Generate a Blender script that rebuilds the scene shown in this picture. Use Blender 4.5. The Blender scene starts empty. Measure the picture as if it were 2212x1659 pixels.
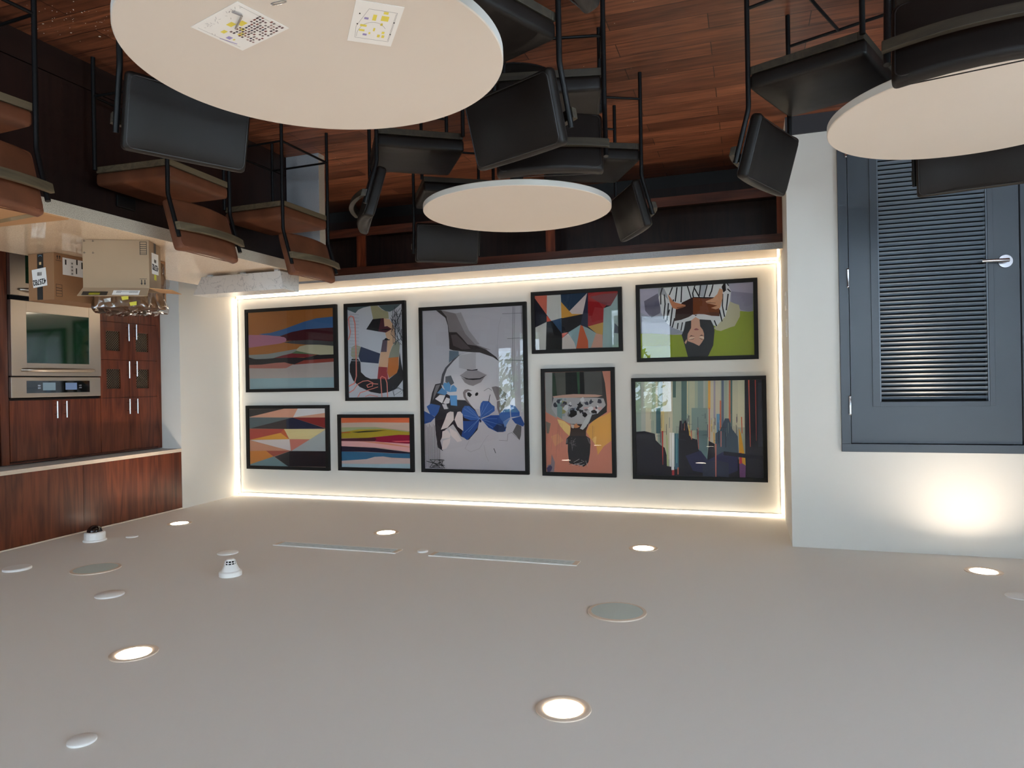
import bpy, bmesh, math, random
from mathutils import Vector, Matrix
from math import pi, sin, cos, radians
random.seed(11)
C = bpy.context.scene.collection
SC = bpy.context.scene

# ------------------------------------------------------------------ camera (the photograph was taken with the phone upside down)
def basis(yaw, pitch, roll):
    cy, sy = cos(yaw), sin(yaw); cp, sp = cos(pitch), sin(pitch)
    f = Vector((sy*cp, cy*cp, sp)); r = Vector((cy, -sy, 0)); u = r.cross(f)
    return cos(roll)*r + sin(roll)*u, -sin(roll)*r + cos(roll)*u, f
CAMH = 1.7152
r_, u_, f_ = basis(0.3257, 0.0005, -0.0179)
cd = bpy.data.cameras.new('camera'); cam = bpy.data.objects.new('camera', cd); C.objects.link(cam)
m = Matrix.Identity(4)
m.col[0][:3] = -r_; m.col[1][:3] = -u_; m.col[2][:3] = -f_; m.col[3][:3] = (0, 0, CAMH)
cam.matrix_world = m
cd.sensor_width = 36; cd.sensor_fit = 'HORIZONTAL'; cd.lens = 1508.46/2212*36; cd.clip_start = .02
SC.camera = cam
# ------------------------------------------------------------------ colour management, world, daylight
SC.view_settings.view_transform = 'Standard'; SC.view_settings.look = 'None'
SC.view_settings.gamma = 1; SC.view_settings.use_curve_mapping = False
SC.view_settings.exposure = 0.58
SC.cycles.max_bounces = 10; SC.cycles.diffuse_bounces = 6; SC.cycles.glossy_bounces = 5
SC.cycles.transparent_max_bounces = 12
SC.cycles.sample_clamp_indirect = 6
w = bpy.data.worlds.new('sky'); SC.world = w; w.use_nodes = True
wn = w.node_tree; wn.nodes.clear()
wo = wn.nodes.new('ShaderNodeOutputWorld'); wb = wn.nodes.new('ShaderNodeBackground')
wb.inputs[0].default_value = (.70, .85, 1, 1); wb.inputs[1].default_value = 10
wn.links.new(wb.outputs[0], wo.inputs[0])
sl_ = bpy.data.lights.new('bounce_sun', 'SUN'); sl_.energy = 13; sl_.color = (.97, .98, 1); sl_.angle = radians(1)
so_ = bpy.data.objects.new('bounce_sun', sl_); C.objects.link(so_); so_.rotation_euler = (radians(-32), radians(18), 0)  # added sun: lights the outdoor ground, whose bounce brightens the ceiling
HC = 2.82
def area(name, loc, rot, sx, sy, power, col, portal=False, shape='RECTANGLE', spread=pi):
    l = bpy.data.lights.new(name, 'AREA'); l.shape = shape; l.size = sx
    if shape in ('RECTANGLE', 'ELLIPSE'): l.size_y = sy
    l.energy = power; l.color = col; l.spread = spread
    o = bpy.data.objects.new(name, l); C.objects.link(o); o.location = loc; o.rotation_euler = rot
    if portal: l.cycles.is_portal = True
    return o
YB = -3.2; XL = -4.2; XR = 5.85
WINB = [(-3.6, -1.2, .05, 2.3), (1.5, 2.85, .1, 2.42), (4.4, 5.5, .1, 2.42)]     # windows in the wall behind the camera
WINL = [(-2.6, -.4, .05, 2.4), (.2, 2.6, .05, 2.4)]                                  # windows in the left wall
for a, b, z0, z1 in WINB: area('daylight', ((a+b)/2, YB-.02, (z0+z1)/2), (radians(90), 0, 0), b-a, z1-z0, 1, (1, 1, 1), True)
for a, b, z0, z1 in WINL: area('daylight', (XL-.02, (a+b)/2, (z0+z1)/2), (radians(90), 0, radians(-90)), b-a, z1-z0, 1, (1, 1, 1), True)

# ------------------------------------------------------------------ materials
def lin(c):
    if isinstance(c, int): c = ((c >> 16) & 255, (c >> 8) & 255, c & 255)
    return tuple((v/255/12.92 if v/255 < .04045 else ((v/255+.055)/1.055)**2.4) for v in c)
MC = {}
def nm(name):
    m = bpy.data.materials.new(name); m.use_nodes = True
    nt = m.node_tree; b = nt.nodes['Principled BSDF']
    return m, nt, b
def mat(name, col, rough=.6, metal=0, spec=.5, bump=0, bscale=200, var=0, vscale=3, coat=0, emit=None, es=0, alpha=None):
    if name in MC: return MC[name]
    m, nt, b = nm(name)
    col = lin(col) if not (isinstance(col, tuple) and max(col) <= 1) else col
    b.inputs['Base Color'].default_value = (*col, 1); b.inputs['Roughness'].default_value = rough
    b.inputs['Metallic'].default_value = metal; b.inputs['Specular IOR Level'].default_value = spec
    b.inputs['Coat Weight'].default_value = coat
    if coat: b.inputs['Coat Roughness'].default_value = .08
    tc = nt.nodes.new('ShaderNodeTexCoord')
    if var:
        n = nt.nodes.new('ShaderNodeTexNoise'); n.inputs['Scale'].default_value = vscale; n.inputs['Detail'].default_value = 6
        nt.links.new(tc.outputs['Object'], n.inputs['Vector'])
        mx = nt.nodes.new('ShaderNodeMix'); mx.data_type = 'RGBA'
        mx.inputs[6].default_value = (*[min(1, c*(1-var)) for c in col], 1); mx.inputs[7].default_value = (*[min(1, c*(1+var)) for c in col], 1)
        nt.links.new(n.outputs[0], mx.inputs[0]); nt.links.new(mx.outputs[2], b.inputs['Base Color'])
    if bump:
        n2 = nt.nodes.new('ShaderNodeTexNoise'); n2.inputs['Scale'].default_value = bscale; n2.inputs['Detail'].default_value = 4
        nt.links.new(tc.outputs['Object'], n2.inputs['Vector'])
        bp = nt.nodes.new('ShaderNodeBump'); bp.inputs['Strength'].default_value = bump; bp.inputs['Distance'].default_value = .003
        nt.links.new(n2.outputs[0], bp.inputs['Height']); nt.links.new(bp.outputs[0], b.inputs['Normal'])
    if emit is not None:
        b.inputs['Emission Color'].default_value = (*emit, 1); b.inputs['Emission Strength'].default_value = es
    MC[name] = m; return m
def wood(name, c1, c2, axis=2, rough=.42, grain=1.0, scale=1.0, spec=.4):
    """veneer with long grain along axis and faint cathedral figure"""
    if name in MC: return MC[name]
    m, nt, b = nm(name); L = nt.links.new
    tc = nt.nodes.new('ShaderNodeTexCoord'); mp = nt.nodes.new('ShaderNodeMapping')
    s = [9*scale]*3; s[axis] = .9*scale; mp.inputs['Scale'].default_value = s
    L(tc.outputs['Object'], mp.inputs['Vector'])
    n1 = nt.nodes.new('ShaderNodeTexNoise'); n1.inputs['Scale'].default_value = 1; n1.inputs['Detail'].default_value = 3; n1.inputs['Distortion'].default_value = .6
    L(mp.outputs[0], n1.inputs['Vector'])
    mp2 = nt.nodes.new('ShaderNodeMapping'); s2 = [60*scale]*3; s2[axis] = 1.8*scale; mp2.inputs['Scale'].default_value = s2
    L(tc.outputs['Object'], mp2.inputs['Vector'])
    n2 = nt.nodes.new('ShaderNodeTexNoise'); n2.inputs['Scale'].default_value = 1; n2.inputs['Detail'].default_value = 5
    L(mp2.outputs[0], n2.inputs['Vector'])
    # growth rings
    mr = nt.nodes.new('ShaderNodeMath'); mr.operation = 'MULTIPLY'; mr.inputs[1].default_value = 9
    L(n1.outputs[0], mr.inputs[0])
    fr = nt.nodes.new('ShaderNodeMath'); fr.operation = 'PINGPONG'; fr.inputs[1].default_value = 1; L(mr.outputs[0], fr.inputs[0])
    ad = nt.nodes.new('ShaderNodeMath'); ad.operation = 'MULTIPLY_ADD'; ad.inputs[1].default_value = .38*grain; L(fr.outputs[0], ad.inputs[0])
    m3 = nt.nodes.new('ShaderNodeMath'); m3.operation = 'MULTIPLY'; m3.inputs[1].default_value = .62*grain; L(n2.outputs[0], m3.inputs[0]); L(m3.outputs[0], ad.inputs[2])
    cr = nt.nodes.new('ShaderNodeValToRGB'); cr.color_ramp.elements[0].position = .2; cr.color_ramp.elements[1].position = .85
    cr.color_ramp.elements[0].color = (*lin(c1), 1); cr.color_ramp.elements[1].color = (*lin(c2), 1)
    L(ad.outputs[0], cr.inputs[0]); L(cr.outputs[0], b.inputs['Base Color'])
    b.inputs['Roughness'].default_value = rough; b.inputs['Specular IOR Level'].default_value = spec
    bp = nt.nodes.new('ShaderNodeBump'); bp.inputs['Strength'].default_value = .12; bp.inputs['Distance'].default_value = .002
    L(n2.outputs[0], bp.inputs['Height']); L(bp.outputs[0], b.inputs['Normal'])
    MC[name] = m; return m
def floor_mat():
    m, nt, b = nm('walnut_planks'); L = nt.links.new
    tc = nt.nodes.new('ShaderNodeTexCoord')
    br = nt.nodes.new('ShaderNodeTexBrick'); br.offset = .5; br.inputs['Scale'].default_value = 1
    br.inputs['Brick Width'].default_value = .92; br.inputs['Row Height'].default_value = .146; br.inputs['Mortar Size'].default_value = .0022
    br.inputs['Mortar Smooth'].default_value = .1; br.inputs['Bias'].default_value = 0
    br.inputs['Color1'].default_value = (*lin((98, 58, 41)), 1); br.inputs['Color2'].default_value = (*lin((138, 87, 62)), 1)
    br.inputs['Mortar'].default_value = (*lin((36, 22, 16)), 1)
    mp0 = nt.nodes.new('ShaderNodeMapping'); mp0.inputs['Location'].default_value = (-.15, -.04, 0)
    L(tc.outputs['Object'], mp0.inputs['Vector']); L(mp0.outputs[0], br.inputs['Vector'])
    mp = nt.nodes.new('ShaderNodeMapping'); mp.inputs['Scale'].default_value = (1.6, 22, 1); L(tc.outputs['Object'], mp.inputs['Vector'])
    n = nt.nodes.new('ShaderNodeTexNoise'); n.inputs['Scale'].default_value = 1.6; n.inputs['Detail'].default_value = 7; n.inputs['Roughness'].default_value = .62; n.inputs['Distortion'].default_value = .7
    L(mp.outputs[0], n.inputs['Vector'])
    mp3 = nt.nodes.new('ShaderNodeMapping'); mp3.inputs['Scale'].default_value = (.8, 6, 1); L(tc.outputs['Object'], mp3.inputs['Vector'])
    n3 = nt.nodes.new('ShaderNodeTexNoise'); n3.inputs['Scale'].default_value = 1.3; n3.inputs['Detail'].default_value = 3; L(mp3.outputs[0], n3.inputs['Vector'])
    cr = nt.nodes.new('ShaderNodeValToRGB'); cr.color_ramp.elements[0].position = .36; cr.color_ramp.elements[0].color = (.42, .40, .38, 1)
    cr.color_ramp.elements[1].position = .68; cr.color_ramp.elements[1].color = (1.5, 1.42, 1.32, 1); L(n.outputs[0], cr.inputs[0])
    mx = nt.nodes.new('ShaderNodeMix'); mx.data_type = 'RGBA'; mx.blend_type = 'MULTIPLY'; mx.inputs[0].default_value = .8
    L(br.outputs[0], mx.inputs[6]); L(cr.outputs[0], mx.inputs[7])
    cr2 = nt.nodes.new('ShaderNodeValToRGB'); cr2.color_ramp.elements[0].color = (.72, .68, .66, 1); cr2.color_ramp.elements[1].color = (1.2, 1.15, 1.1, 1); L(n3.outputs[0], cr2.inputs[0])
    mx2 = nt.nodes.new('ShaderNodeMix'); mx2.data_type = 'RGBA'; mx2.blend_type = 'MULTIPLY'; mx2.inputs[0].default_value = .9
    L(mx.outputs[2], mx2.inputs[6]); L(cr2.outputs[0], mx2.inputs[7]); L(mx2.outputs[2], b.inputs['Base Color'])
    b.inputs['Roughness'].default_value = .42; b.inputs['Specular IOR Level'].default_value = .45
    bp = nt.nodes.new('ShaderNodeBump'); bp.inputs['Strength'].default_value = .25; bp.inputs['Distance'].default_value = .002
    L(n.outputs[0], bp.inputs['Height']); L(bp.outputs[0], b.inputs['Normal'])
    return m
def quartz(name, base, speck, rough, amount=.62, spec=.5):
    m, nt, b = nm(name); L = nt.links.new
    tc = nt.nodes.new('ShaderNodeTexCoord'); v = nt.nodes.new('ShaderNodeTexNoise'); v.inputs['Scale'].default_value = 380; v.inputs['Detail'].default_value = 3
    L(tc.outputs['Object'], v.inputs['Vector'])
    cr = nt.nodes.new('ShaderNodeValToRGB'); e = cr.color_ramp.elements; e[0].position = .36; e[0].color = (*lin(speck), 1); e[1].position = .46; e[1].color = (*lin(base), 1)
    e3 = cr.color_ramp.elements.new(amount); e3.color = (*lin(base), 1); e4 = cr.color_ramp.elements.new(amount+.06); e4.color = (*[min(1, c*1.3) for c in lin(base)], 1)
    L(v.outputs[0], cr.inputs[0]); L(cr.outputs[0], b.inputs['Base Color'])
    b.inputs['Roughness'].default_value = rough; b.inputs['Specular IOR Level'].default_value = spec
    MC[name] = m; return m
def marble():
    m, nt, b = nm('veined_marble'); L = nt.links.new
    tc = nt.nodes.new('ShaderNodeTexCoord'); n = nt.nodes.new('ShaderNodeTexNoise'); n.inputs['Scale'].default_value = 16; n.inputs['Detail'].default_value = 9; n.inputs['Distortion'].default_value = .5
    L(tc.outputs['Object'], n.inputs['Vector'])
    a = nt.nodes.new('ShaderNodeMath'); a.operation = 'SUBTRACT'; a.inputs[1].default_value = .5; L(n.outputs[0], a.inputs[0])
    c = nt.nodes.new('ShaderNodeMath'); c.operation = 'ABSOLUTE'; L(a.outputs[0], c.inputs[0])
    cr = nt.nodes.new('ShaderNodeValToRGB'); e = cr.color_ramp.elements; e[0].position = 0; e[0].color = (*lin((172, 170, 168)), 1); e[1].position = .018; e[1].color = (*lin((214, 210, 204)), 1)
    L(c.outputs[0], cr.inputs[0]); L(cr.outputs[0], b.inputs['Base Color']); b.inputs['Roughness'].default_value = .3
    return m
def glass_mat(name, refl=1.0, tint=(1, 1, 1), rough=.0, ior=1.5):
    m = bpy.data.materials.new(name); m.use_nodes = True; nt = m.node_tree; nt.nodes.clear(); L = nt.links.new
    o = nt.nodes.new('ShaderNodeOutputMaterial'); mx = nt.nodes.new('ShaderNodeMixShader'); t = nt.nodes.new('ShaderNodeBsdfTransparent'); g = nt.nodes.new('ShaderNodeBsdfGlossy')
    t.inputs[0].default_value = (*tint, 1); g.inputs['Roughness'].default_value = rough
    f = nt.nodes.new('ShaderNodeFresnel'); f.inputs['IOR'].default_value = ior
    mu = nt.nodes.new('ShaderNodeMath'); mu.operation = 'MULTIPLY'; mu.inputs[1].default_value = refl; L(f.outputs[0], mu.inputs[0])
    L(mu.outputs[0], mx.inputs[0]); L(t.outputs[0], mx.inputs[1]); L(g.outputs[0], mx.inputs[2]); L(mx.outputs[0], o.inputs[0])
    return m
def leather(name, col, var, rough):
    m, nt, b = nm(name); L = nt.links.new; tc = nt.nodes.new('ShaderNodeTexCoord')
    n = nt.nodes.new('ShaderNodeTexNoise'); n.inputs['Scale'].default_value = 9; n.inputs['Detail'].default_value = 6; L(tc.outputs['Object'], n.inputs['Vector'])
    cr = nt.nodes.new('ShaderNodeValToRGB'); e = cr.color_ramp.elements; e[0].position = .3; e[1].position = .7
    c = lin(col); e[0].color = (*[v*(1-var) for v in c], 1); e[1].color = (*[v*(1+var) for v in c], 1)
    L(n.outputs[0], cr.inputs[0]); L(cr.outputs[0], b.inputs['Base Color'])
    v = nt.nodes.new('ShaderNodeTexVoronoi'); v.inputs['Scale'].default_value = 420; L(tc.outputs['Object'], v.inputs['Vector'])
    bp = nt.nodes.new('ShaderNodeBump'); bp.inputs['Strength'].default_value = .12; bp.inputs['Distance'].default_value = .001; L(v.outputs['Distance'], bp.inputs['Height'])
    n2 = nt.nodes.new('ShaderNodeTexNoise'); n2.inputs['Scale'].default_value = 5; n2.inputs['Detail'].default_value = 2; L(tc.outputs['Object'], n2.inputs['Vector'])
    bp2 = nt.nodes.new('ShaderNodeBump'); bp2.inputs['Strength'].default_value = .35; bp2.inputs['Distance'].default_value = .012; L(n2.outputs[0], bp2.inputs['Height'])
    L(bp.outputs[0], bp2.inputs['Normal']); L(bp2.outputs[0], b.inputs['Normal'])
    b.inputs['Roughness'].default_value = rough; b.inputs['Specular IOR Level'].default_value = .26
    return m
WALL = mat('wall_paint', (217, 215, 208), .85, bump=.05, bscale=300)
CEIL = mat('ceiling_paint', (232, 228, 221), .9, bump=.03, bscale=250)
FLOOR = floor_mat()
MAHOG = wood('mahogany_veneer', (66, 29, 18), (120, 61, 38), 2, rough=.3)
MAHOGH = wood('mahogany_veneer_horizontal', (48, 24, 17), (92, 50, 35), 0)
MAHOGY = wood('mahogany_veneer_lengthwise', (48, 24, 17), (92, 50, 35), 1)
DARKW = wood('dark_stained_panel', (26, 13, 11), (42, 23, 18), 2)
WPLINTH = wood('dark_plinth', (26, 14, 11), (40, 23, 18), 1)
CABIN = wood('cabinet_back_veneer', (30, 18, 15), (52, 31, 25), 2)
RAILW = wood('grey_oak', (70, 60, 44), (104, 90, 67), 1, rough=.6, scale=1.4)
RAILD = wood('smoked_oak', (40, 35, 27), (62, 54, 41), 1, rough=.6, scale=1.4)
STEELB = mat('black_powdercoat', (10, 10, 11), .45, 0, .25)
LBLK = leather('black_leather', (22, 17, 14), .14, .5)
LBRN = leather('tan_leather', (96, 56, 36), .2, .55)
PIPB = mat('black_piping', (28, 26, 26), .5); PIPT = mat('tan_piping', (100, 52, 32), .5)
TOPW = mat('matt_white_laminate', (208, 197, 185), .6, var=.02, vscale=4)
EDGEW = mat('white_edge_band', (214, 212, 206), .6)
QTZ = quartz('polished_quartz', (230, 206, 178), (186, 164, 140), .07)
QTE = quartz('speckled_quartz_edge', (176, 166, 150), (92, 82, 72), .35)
QTG = quartz('grey_quartz', (166, 168, 170), (96, 98, 100), .35)
MARB = marble()
STEEL = mat('brushed_steel', (196, 184, 170), .32, 1)
STEELD = mat('satin_chrome', (200, 200, 204), .2, 1)
BLKGL = mat('black_glass', (12, 14, 14), .04, 0, .8)
OVGL = mat('oven_glass_green_reflection', (18, 50, 28), .05, 0, .9)  # green is the reflection of greenery outdoors, put into the base colour
FRAME = mat('black_frame_lacquer', (12, 12, 13), .55, 0, .3)
DOORP = mat('slate_blue_paint', (68, 77, 86), .4, var=.04, vscale=5)
LOUVP = mat('slate_blue_louver', (104, 117, 130), .3)
BASEB = mat('charcoal_baseboard', (48, 48, 52), .5)
WPL = mat('white_plastic', (243, 242, 238), .5)
DKIN = mat('dark_void', (14, 12, 12), .9)
TRIMW = mat('cream_trim', (226, 208, 188), .5)
CARD = mat('kraft_cardboard', (152, 128, 102), .85, var=.06, vscale=6)
CARDI = mat('kraft_cardboard_inside', (176, 132, 90), .85, var=.05, vscale=5)
PAPER = mat('white_paper', (228, 226, 222), .7)
INK = mat('black_ink', (24, 22, 22), .7)
LEDM = mat('led_strip', (255, 240, 215), .5, emit=(1, .84, .64), es=10)
LAMPM = mat('downlight_lens', (255, 246, 235), .5, emit=(1, .86, .70), es=22)
PANE = glass_mat('picture_glass', 1.0)
WRAP = glass_mat('clear_plastic_wrap', 2.2, (.93, .92, .9), .12)

# ------------------------------------------------------------------ mesh helpers
class MB:
    def __init__(s): s.v = []; s.f = []; s.m = []; s.mats = []; s.sm = []
    def mi(s, mat):
        if mat not in s.mats: s.mats.append(mat)
        return s.mats.index(mat)
    def add(s, vs, fs, mat, smooth=False):
        o = len(s.v); s.v += [tuple(v) for v in vs]; k = s.mi(mat)
        for f in fs: s.f.append(tuple(i+o for i in f)); s.m.append(k); s.sm.append(smooth)
        return s
    def box(s, x0, x1, y0, y1, z0, z1, mat):
        v = [(x0, y0, z0), (x1, y0, z0), (x1, y1, z0), (x0, y1, z0), (x0, y0, z1), (x1, y0, z1), (x1, y1, z1), (x0, y1, z1)]
        return s.add(v, [(3, 2, 1, 0), (4, 5, 6, 7), (0, 1, 5, 4), (1, 2, 6, 5), (2, 3, 7, 6), (3, 0, 4, 7)], mat)
    def hexa(s, b, t, mat):
        return s.add(list(b)+list(t), [(3, 2, 1, 0), (4, 5, 6, 7), (0, 1, 5, 4), (1, 2, 6, 5), (2, 3, 7, 6), (3, 0, 4, 7)], mat)
    def prism(s, poly, z0, z1, mat):
        n = len(poly); v = [(x, y, z0) for x, y in poly]+[(x, y, z1) for x, y in poly]
        return s.add(v, [tuple(range(n-1, -1, -1)), tuple(range(n, 2*n))]+[(i, (i+1) % n, (i+1) % n+n, i+n) for i in range(n)], mat)
    def tube(s, pts, r, mat, n=12, cap=True):
        pts = [Vector(p) for p in pts]; vs = []; fs = []; up = None
        for i, p in enumerate(pts):
            a = pts[max(0, i-1)]; b = pts[min(len(pts)-1, i+1)]; d = (b-a).normalized()
            if up is None: up = d.orthogonal().normalized()
            e1 = (up-d*up.dot(d)).normalized(); up = e1; e2 = d.cross(e1)
            rr = r[i] if isinstance(r, (list, tuple)) else r
            for k in range(n): t = 2*pi*k/n; vs.append(p+e1*cos(t)*rr+e2*sin(t)*rr)
        for i in range(len(pts)-1):
            for k in range(n): a = i*n+k; b = i*n+(k+1) % n; fs.append((a, b, b+n, a+n))
        if cap: fs += [tuple(range(n-1, -1, -1)), tuple(range((len(pts)-1)*n, len(pts)*n))]
        return s.add(vs, fs, mat, True)
    def lathe(s, prof, c, mat, n=48, smooth=True):
        vs = []; fs = []
        for r, z in prof:
            for k in range(n): t = 2*pi*k/n; vs.append((c[0]+r*cos(t), c[1]+r*sin(t), c[2]+z))
        for i in range(len(prof)-1):
            for k in range(n): a = i*n+k; b = i*n+(k+1) % n; fs.append((a, b, b+n, a+n))
        fs += [tuple(range(n-1, -1, -1)), tuple(range((len(prof)-1)*n, len(prof)*n))]
        return s.add(vs, fs, mat, smooth)
    def obj(s, name, parent=None, bevel=0, autosmooth=True):
        me = bpy.data.meshes.new(name); me.from_pydata(s.v, [], s.f)
        for m in s.mats: me.materials.append(m)
        for p, k, sm in zip(me.polygons, s.m, s.sm): p.material_index = k; p.use_smooth = sm
        me.update()
        bm = bmesh.new(); bm.from_mesh(me); bmesh.ops.recalc_face_normals(bm, faces=bm.faces)
        if bevel:
            es = [e for e in bm.edges if len(e.link_faces) == 2 and e.calc_face_angle(0) > .6]
            bmesh.ops.bevel(bm, geom=es, offset=bevel, segments=2, affect='EDGES', profile=.6)
        bm.to_mesh(me); bm.free()
        if any(s.sm):
            try: me.set_sharp_from_angle(angle=radians(40))
            except Exception: pass
        o = bpy.data.objects.new(name, me); C.objects.link(o)
        if parent: o.parent = parent
        return o
def B(name, x0, x1, y0, y1, z0, z1, mat, parent=None, bevel=0): return MB().box(x0, x1, y0, y1, z0, z1, mat).obj(name, parent, bevel)
def rbox(sx, sy, sz, r, mat, fn=None, cuts=6, seg=4):
    """rounded cushion as MB, centred on origin; fn deforms a Vector"""
    bm = bmesh.new(); bmesh.ops.create_cube(bm, size=1)
    for v in bm.verts: v.co = Vector((v.co.x*sx, v.co.y*sy, v.co.z*sz))
    bmesh.ops.bevel(bm, geom=list(bm.edges), offset=r, segments=seg, affect='EDGES', profile=.5)
    for ax in range(3):
        L = (sx, sy, sz)[ax]
        if L > 4*r:
            for k in range(1, cuts):
                co = Vector((0, 0, 0)); co[ax] = -L/2+r+(L-2*r)*k/cuts
                no = Vector((0, 0, 0)); no[ax] = 1
                bmesh.ops.bisect_plane(bm, geom=list(bm.verts)+list(bm.edges)+list(bm.faces), plane_co=co, plane_no=no)
    if fn:
        for v in bm.verts: v.co = fn(v.co.copy())
    bm.verts.index_update(); bm.faces.ensure_lookup_table()
    mb = MB(); mb.add([v.co[:] for v in bm.verts], [tuple(v.index for v in f.verts) for f in bm.faces], mat, True); bm.free(); return mb
def empty(name, label, cat, loc=(0, 0, 0), rz=0, group=None):
    o = bpy.data.objects.new(name, None); C.objects.link(o); o.location = loc; o.rotation_euler = (0, 0, rz); o.empty_display_size = .1
    o['label'] = label; o['category'] = cat
    if group: o['group'] = group
    return o
def tag(o, label, cat, group=None, kind=None):
    o['label'] = label; o['category'] = cat
    if group: o['group'] = group
    if kind: o['kind'] = kind
    return o
def struct(o, label=None):
    o['kind'] = 'structure'
    if label: o['label'] = label
    return o
def dup(root, loc, rz, label, group=None):
    r = root.copy(); C.objects.link(r); r.location = loc; r.rotation_euler = (0, 0, rz); r['label'] = label
    if group: r['group'] = group
    for ch in list(root.children):
        c = ch.copy(); C.objects.link(c); c.parent = r
        for g in list(ch.children):
            d = g.copy(); C.objects.link(d); d.parent = c
    return r
def text_mesh(body, size, mat, name, parent, M, sx=1):
    cu = bpy.data.curves.new(name, 'FONT'); cu.body = body; cu.size = size; cu.align_x = 'CENTER'; cu.align_y = 'CENTER'; cu.extrude = .0002; cu.offset = size*.022
    t = bpy.data.objects.new(name+'_curve', cu); C.objects.link(t)
    dg = bpy.context.evaluated_depsgraph_get(); me = bpy.data.meshes.new_from_object(t.evaluated_get(dg))
    bpy.data.objects.remove(t); bpy.data.curves.remove(cu)
    me.transform(M @ Matrix.Diagonal((sx, 1, 1, 1))); me.materials.clear(); me.materials.append(mat)
    o = bpy.data.objects.new(name, me); C.objects.link(o); o.parent = parent; return o

# ------------------------------------------------------------------ room shell
YA = 5.985; YD = 4.936; XA = -.26
struct(MB().box(XL, XR, YB, YA, -.1, 0, FLOOR).obj('floor'), 'dark walnut plank floor')
struct(MB().box(XL-.2, XR+.2, YB-.2, YA+.2, HC, HC+.12, CEIL).obj('ceiling'), 'flat painted ceiling')
struct(MB().box(XA, XR, YA, YA+.15, 0, HC, WALL).obj('wall_art'), 'off-white wall hung with framed art')
# door wall with an opening
DX0, DX1, DZ = -1.605, -.565, 2.189
wb_ = MB().box(DX1, XA, YD, YA+.15, 0, HC, WALL).box(XL, DX0, YD, YD+.2, 0, HC, WALL).box(DX0, DX1, YD, YD+.2, DZ, HC, WALL)
wb_.box(DX0, DX1, YD+.13, YD+.2, 0, DZ, DKIN)  # unseen dark backing added to stop sky light leaking round the door
struct(wb_.obj('wall_left_front'), 'off-white wall around the louvered door')
def wx(y): return 4.985+(y-5.15)*.0405*(2 if y > 5.15 else 1)
struct(MB().prism([(wx(YA), YA), (wx(5.15), 5.15), (XR, 5.15), (XR, YA)], 0, HC, WALL).obj('wall_right'), 'off-white wall at the right end of the art wall')
struct(MB().box(XR, XR+.15, YB, YA, 0, HC, WALL).obj('wall_kitchen'))
def holes(a0, a1, wins, along_x, c0, c1, name):
    mb = MB(); cur = a0
    def bx(p, q, z0, z1):
        if along_x: mb.box(p, q, c0, c1, z0, z1, WALL)
        else: mb.box(c0, c1, p, q, z0, z1, WALL)
    for a, b, z0, z1 in wins:
        bx(cur, a, 0, HC); bx(a, b, 0, z0); bx(a, b, z1, HC); cur = b
    bx(cur, a1, 0, HC); return struct(mb.obj(name))
holes(XL, XR, WINB, True, YB-.15, YB, 'wall_back'); holes(YB, YD, WINL, False, XL-.15, XL, 'wall_left')
WG = glass_mat('window_glass', 1, (.97, .99, 1))
k = 0
for ax, wins in ((True, WINB), (False, WINL)):
    for a, b, z0, z1 in wins:
        k += 1; mb = MB(); c0, c1 = ((YB-.11, YB-.05) if ax else (XL-.11, XL-.05))
        def bx(p, q, e0, e1):
            if ax: mb.box(p, q, c0, c1, e0, e1, FRAME)
            else: mb.box(c0, c1, p, q, e0, e1, FRAME)
        bx(a, b, z0, z0+.05); bx(a, b, z1-.05, z1); bx(a, a+.05, z0+.05, z1-.05); bx(b-.05, b, z0+.05, z1-.05); mid = (a+b)/2; bx(mid-.025, mid+.025, z0+.05, z1-.05)
        struct(mb.obj('window_%d' % k))
        g = MB(); cm = (c0+c1)/2
        if ax: g.box(a+.05, b-.05, cm-.003, cm+.003, z0+.05, z1-.05, WG)
        else: g.box(cm-.003, cm+.003, a+.05, b-.05, z0+.05, z1-.05, WG)
        # pane
        o = g.obj('pane'); o.parent = bpy.data.objects['window_%d' % k]
struct(MB().box(XL-14, XR+14, YB-22, YA+4, -.3, -.12, mat('pavement', (206, 208, 210), .9)).obj('ground'))  # unseen ground, made pale to bounce more daylight up to the ceiling
# baseboards
struct(MB().box(DX1, XA, YD-.012, YD, 0, .12, BASEB).box(XL, DX0, YD-.012, YD, 0, .12, BASEB).obj('baseboard_left'), 'charcoal baseboard beside the door')
struct(MB().box(XA, 5.0, YA-.012, YA, 0, .11, mat('black_base', (18, 16, 16), .5)).obj('baseboard_art'))

# ------------------------------------------------------------------ louvered door
door = empty('louvered_door', 'slate blue metal door with a tall louver panel and chrome lever', 'door', (0, 0, 0))
del door['label']; del door['category']; door.name = 'door_1'; door['kind'] = 'structure'; door['label'] = 'slate blue metal door with a tall louver panel and chrome lever'
MB().box(-.62, DX1, YD-.018, YD+.12, 0, 2.138, DOORP).box(DX0, -1.555, YD-.018, YD+.12, 0, 2.138, DOORP).box(DX0, DX1, YD-.018, YD+.12, 2.138, DZ, DOORP).obj('door_frame', door, .002)
lf = MB(); y0, y1 = YD-.006, YD+.04
lx0, lx1, lz0, lz1 = -1.386, -.791, .30, 1.872
for a, b, c, d in ((-1.55, lx0, .008, 2.133), (lx1, -.625, .008, 2.133), (lx0, lx1, .008, lz0), (lx0, lx1, lz1, 2.133)): lf.box(a, b, y0, y1, c, d, DOORP)
lf.obj('door_leaf', door)
tr = MB(); t = .03
for a, b, c, d in ((lx0-t, lx0, lz0-t, lz1+t), (lx1, lx1+t+.012, lz0-t, lz1+t), (lx0, lx1, lz0-t, lz0), (lx0, lx1, lz1, lz1+t)): tr.box(a, b, y0-.008, y0, c, d, DOORP)
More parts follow.
